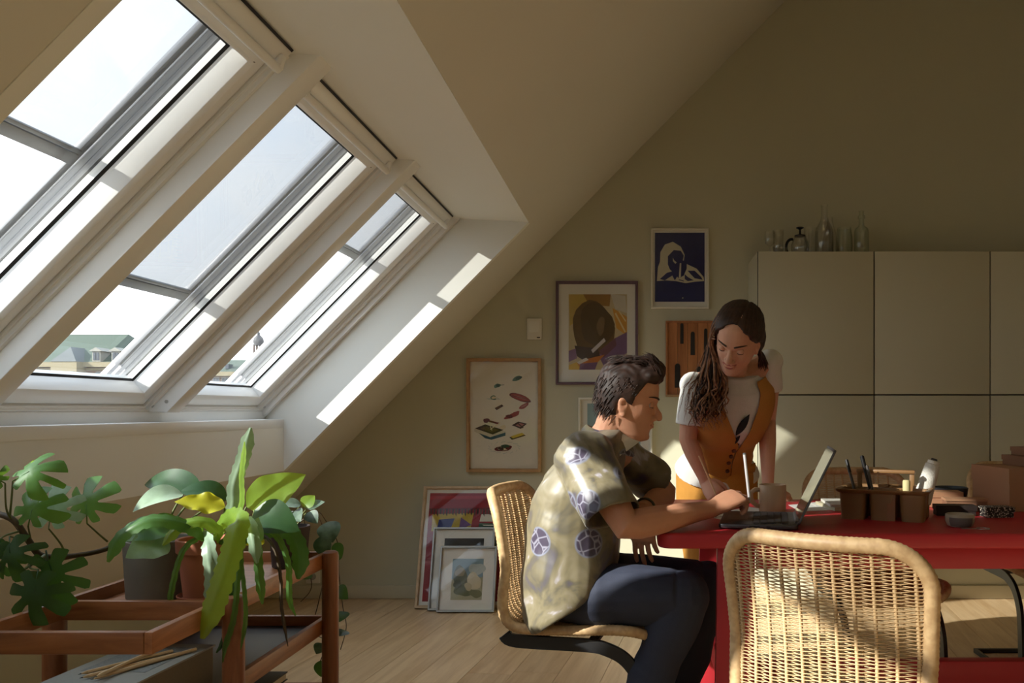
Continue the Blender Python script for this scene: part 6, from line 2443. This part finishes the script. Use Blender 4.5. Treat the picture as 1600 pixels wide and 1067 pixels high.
# bulk of the hair gathered on her right side
hb.ell((-.02, -.070, .010), (.05, .030, .065))
hb.ell((-.05, .060, -.02), (.04, .030, .06))
me = remesh(xf(hb, WHM), .004, 4)
P, N = co(me), nor(me)
L_ = (P - np.array(WHM.translation)) @ np.array(WHM.to_3x3()) / (1.04 ** 2)
ang = np.arctan2(L_[:, 1] - .012, L_[:, 0] + .16)
rid = np.sin(ang * 150 + 2.2 * np.sin(L_[:, 2] * 50)) * .5 + np.sin(ang * 80 + L_[:, 2] * 60) * .5
part = np.exp(-((L_[:, 1] - .016) / .005) ** 2) * np.clip((L_[:, 2] - .07) / .03, 0, 1)
P += N * (rid * .0012 - part * .004)[:, None]
setco(me, P)
WH = place(me, 'hair', WHAIR, WOM)
iv = WHM.inverted()
rr = random.Random(11)


def wavy(mb, pts, r, amp, nw, ph, n=26):
    """One wavy lock through guide points."""
    pts = [Vector(p) for p in pts]
    dense = []
    segs = len(pts) - 1
    for i in range(n + 1):
        g = i / n * segs
        k = min(int(g), segs - 1)
        t = g - k
        p0, p1, p2, p3 = pts[max(k - 1, 0)], pts[k], pts[k + 1], pts[min(k + 2, segs)]
        dense.append(.5 * ((2 * p1) + (p2 - p0) * t + (2 * p0 - 5 * p1 + 4 * p2 - p3) * t * t + (3 * p1 - p0 - 3 * p2 + p3) * t ** 3))
    out, rad = [], []
    for i, p in enumerate(dense):
        t = i / n
        d = (dense[min(i + 1, n)] - dense[max(i - 1, 0)]).normalized()
        a_, b_ = perp(d)
        k = amp * min(1, max(0, (t - .22) * 3))
        out.append(p + a_ * (k * math.sin(nw * 2 * PI * t + ph)) + b_ * (k * .8 * math.cos(nw * 2 * PI * t + ph * 1.3)))
        rad.append(r * (.55 + .45 * min(1, t * 4)) * (1 - max(0, t - .55) / .45 * .85))
    mb.tube(out, rad, 5, asp=.6)


dark, light = MB(), MB()
for i in range(105):
    q = rr.random()
    z = .098 - .085 * rr.random()
    th = R(-(48 + 85 * q))                       # her right side (-y of the head)
    root = WHM @ hpt(z, th, .010)
    side = WHM @ (hpt(.0 - .03 * rr.random(), R(-(62 + 70 * q)), .016 + .012 * rr.random()))
    u = 1080 + 46 * rr.random() ** .8
    mid = px(u + 8, 590 + 12 * rr.random(), 3.05 + .12 * rr.random() + .05 * q)
    low = px(u + rr.uniform(-10, 6), 635 + 10 * rr.random(), 3.06 + .12 * rr.random())
    end = px(u + rr.uniform(-16, 12), rr.uniform(630, 672), 3.06 + .13 * rr.random())
    wavy(dark if rr.random() < .28 else light, [root, side, mid, low, end], rr.uniform(.0026, .0046), rr.uniform(.008, .016), rr.uniform(2.4, 4.0), rr.random() * 6)
# loose strands flying to the side
for i in range(10):
    root = WHM @ hpt(.05 - .05 * rr.random(), R(-(70 + 40 * rr.random())), .012)
    u = 1060 + 26 * rr.random()
    wavy(light, [root, px(u + 28, 575, 3.10), px(u + 6, 610, 3.12), px(u, 640 + 20 * rr.random(), 3.12)], .0020, .006, 2.6, rr.random() * 6)
# the other side, tucked behind the ear
for i in range(46):
    z = .09 - .10 * rr.random()
    th = R(85 + 50 * rr.random())
    root = WHM @ hpt(z, th, .010)
    side = WHM @ hpt(-.05, R(112 + 30 * rr.random()), .014)
    end = px(1186 + 14 * rr.random(), 566 + 14 * rr.random(), 3.16 + .06 * rr.random())
    wavy(dark, [root, side, (side + end) / 2, end], .0036, .004, 1.4, rr.random() * 6, 18)
dark.build('hair_lock', WHAIR, WH, smooth=179, world=True, kind='stuff')
light.build('hair_lock', WHAIR2, WH, smooth=179, world=True, kind='stuff')
# pencil held in the hand on the table
a_, b_ = px(1092, 712, 3.17), px(1120, 776, 3.15)
T = thing('pencil', 'pencil held by the standing person, pointing down to the table', 'pencil', b_)
d = (b_ - a_).normalized()
MB().tube([a_, b_ - d * .015], .0038, 6).build('shaft', PENW, T, world=True)
MB().tube([b_ - d * .015, b_], [.0038, .0006], 6).build('tip', PENW, T, world=True)
# ------------------------------------------------------------------ city roofs beyond the windows
FACADE = mat('brick_facade', lin((120, 92, 70)), .9, var=.08, scale=.4)
CREAM = mat('cream_stucco', lin((132, 122, 98)), .9, var=.05, scale=.4)
COPPER = mat('copper_green', lin((66, 78, 66)), .7, var=.10, scale=.25)
SLATE = mat('slate_roof', lin((80, 84, 84)), .7, var=.1, scale=.3)
CHIM = mat('chimney_brick', lin((74, 56, 48)), .9, var=.15, scale=1)
DARKW = mat('dark_window', lin((70, 74, 80)), .2)
WTRIM = mat('white_trim', lin((136, 134, 126)), .8)
BY_, DZ = 120.0, 120.0


def fx(u, y=BY_):
    return (u - CX) / FPX * y


def fz(v, y=BY_):
    return CAMH - (v - CY) / FPX * y


T = thing('city_building', 'brick building with green copper roof, two dormers and a chimney, seen through the middle window', 'building', ((fx(30) + fx(203)) / 2, BY_ + 6, -15))
W = dict(parent=T, world=True)
x0, x1, ze, zr = fx(-10), fx(203), fz(566), fz(516)
MB().box(((x0 + x1) / 2, BY_ + 6, (ze - 15) / 2), (x1 - x0, 12, ze + 15)).build('wall', FACADE, **W)
MB().box(((x0 + x1) / 2, BY_ + 5.7, ze - .35), (x1 - x0 + .6, 12.9, .7)).build('cornice', CREAM, **W)
MB().box(((x0 + x1) / 2, BY_ + 5.85, fz(577)), (x1 - x0 + .1, 12.3, .35)).build('string_course', CREAM, **W)
mb = MB()
mb.prism([(x0 - .3, BY_ - .5, ze), (x0 - .3, BY_ + 6.5, zr), (x0 - .3, BY_ + 13, ze)], (fx(158) - x0 + .3, 0, 0))
mb.build('roof', COPPER, **W)
mb = MB()
q = [Vector((fx(158), BY_ - .5, ze)), Vector((fx(158), BY_ + 6.5, zr)), Vector((fx(158), BY_ + 13, ze))]
mb.add(q + [Vector((x1 + .3, BY_ - .5, ze)), Vector((x1 + .3, BY_ + 13, ze)), Vector((x1 - 1.5, BY_ + 6.5, fz(545)))], [(0, 3, 5, 1), (1, 5, 4, 2), (3, 4, 5), (0, 2, 4, 3), (0, 1, 2)])
mb.build('roof', COPPER, **W)
# projecting grey bay roof
mb = MB()
mb.prism([(fx(95), BY_ - 2.2, fz(566)), (fx(135), BY_ - 2.2, fz(566)), (fx(112), BY_ - .2, fz(542))], (0, 3, 0))
mb.build('bay_roof', SLATE, **W)
MB().box((fx(115), BY_ - .9, (fz(566) - 15) / 2), (fx(135) - fx(95), 2.4, fz(566) + 15)).build('bay', CREAM, **W)
c = MB().box((fx(191), BY_ + 7, fz(535)), (fx(203) - fx(180), 1.6, fz(519) - fz(552))).build('chimney', CHIM, **W)
for u in (154, 184):
    o = MB().box((fx(u), BY_ + .6, fz(557)), (1.15, 2.2, 1.5)).build('dormer', WTRIM, **W)
    mb = MB()
    mb.prism([(fx(u) - .95, BY_ - .7, fz(549)), (fx(u), BY_ - .7, fz(543)), (fx(u) + .95, BY_ - .7, fz(549))], (0, 2.9, 0))
    mb.build('dormer_roof', WTRIM, o, world=True)
    for s in (-.23, .23):
        MB().box((fx(u) + s, BY_ - .53, fz(557)), (.36, .08, 1.1)).build('pane', DARKW, o, world=True)
for u in (8, 38, 68, 90, 112, 126, 155, 185):
    for dv in (0, 33, 66):
        z = fz(588 + dv)
        yb = BY_ - (2.1 if 95 < u < 135 else 0)
        o = MB().box((fx(u), yb - .02, z), (.95, .16, 1.35)).build('window', WTRIM, **W)
        for s in (-.21, .21):
            MB().box((fx(u) + s, yb - .11, z), (.34, .04, 1.15)).build('pane', DARKW, o, world=True)

T = thing('city_building', 'lower brick building with green roof seen through the gable-end window', 'building', (fx(380), BY_ + 6, -15))
W = dict(parent=T, world=True)
x0, x1, ze, zr = fx(262), fx(470), fz(581), fz(558)
MB().box(((x0 + x1) / 2, BY_ + 6, (ze - 15) / 2), (x1 - x0, 12, ze + 15)).build('wall', FACADE, **W)
MB().box(((x0 + x1) / 2, BY_ + 5.7, ze - .3), (x1 - x0 + .6, 12.9, .6)).build('cornice', CREAM, **W)
mb = MB()
mb.prism([(x0 - .3, BY_ - .5, ze), (x0 - .3, BY_ + 6.5, zr), (x0 - .3, BY_ + 13, ze)], (x1 - x0 + .6, 0, 0))
mb.build('roof', COPPER, **W)
for u in (350, 378, 402):
    MB().box((fx(u), BY_ + 1.5, fz(572)), (.5, 1.4, .7)).build('skylight', DARKW, **W)
for u in (286, 312, 338, 352, 376, 400, 425, 450):
    for dv in (0, 30, 60):
        z = fz(597 + dv)
        o = MB().box((fx(u), BY_ - .02, z), (.95, .16, 1.35)).build('window', WTRIM, **W)
        for s in (-.21, .21):
            MB().box((fx(u) + s, BY_ - .11, z), (.34, .04, 1.15)).build('pane', DARKW, o, world=True)
yt = 170.0
T = thing('church_tower', 'slender dark tower with an onion dome far behind the lower building', 'tower', (fx(404, yt), yt, -15))
xc = fx(404, yt)
r = .62
MB().box((xc, yt, (fz(552, yt) - 15) / 2), (1.7, 1.7, fz(552, yt) + 15)).build('shaft', CREAM, T, world=True)
for sx in (-1, 1):
    for sy in (-1, 1):
        MB().box((xc + sx * .62, yt + sy * .62, (fz(552, yt) + fz(540, yt)) / 2), (.28, .28, fz(540, yt) - fz(552, yt))).build('belfry_post', CHIM, T, world=True)
z = fz(540, yt)
MB().lathe([(1.05, 0), (1.05, .2), (.9, .3), (1.02, .8), (.9, 1.5), (.45, 2.0), (.25, 2.2), (.3, 2.5), (.12, 2.8), (.08, 3.3)], 16, (xc, yt, z)).build('dome', mat('dome_dark', lin((62, 62, 66)), .6), T, smooth=50, world=True)
o = MB().box((-100, 150, -15.2), (700, 500, .4)).build('ground', mat('street_grey', lin((110, 108, 104)), .9, var=.1, scale=.05))
tag(o, 'grey street level far below the roof windows', 'ground', None, 'structure')
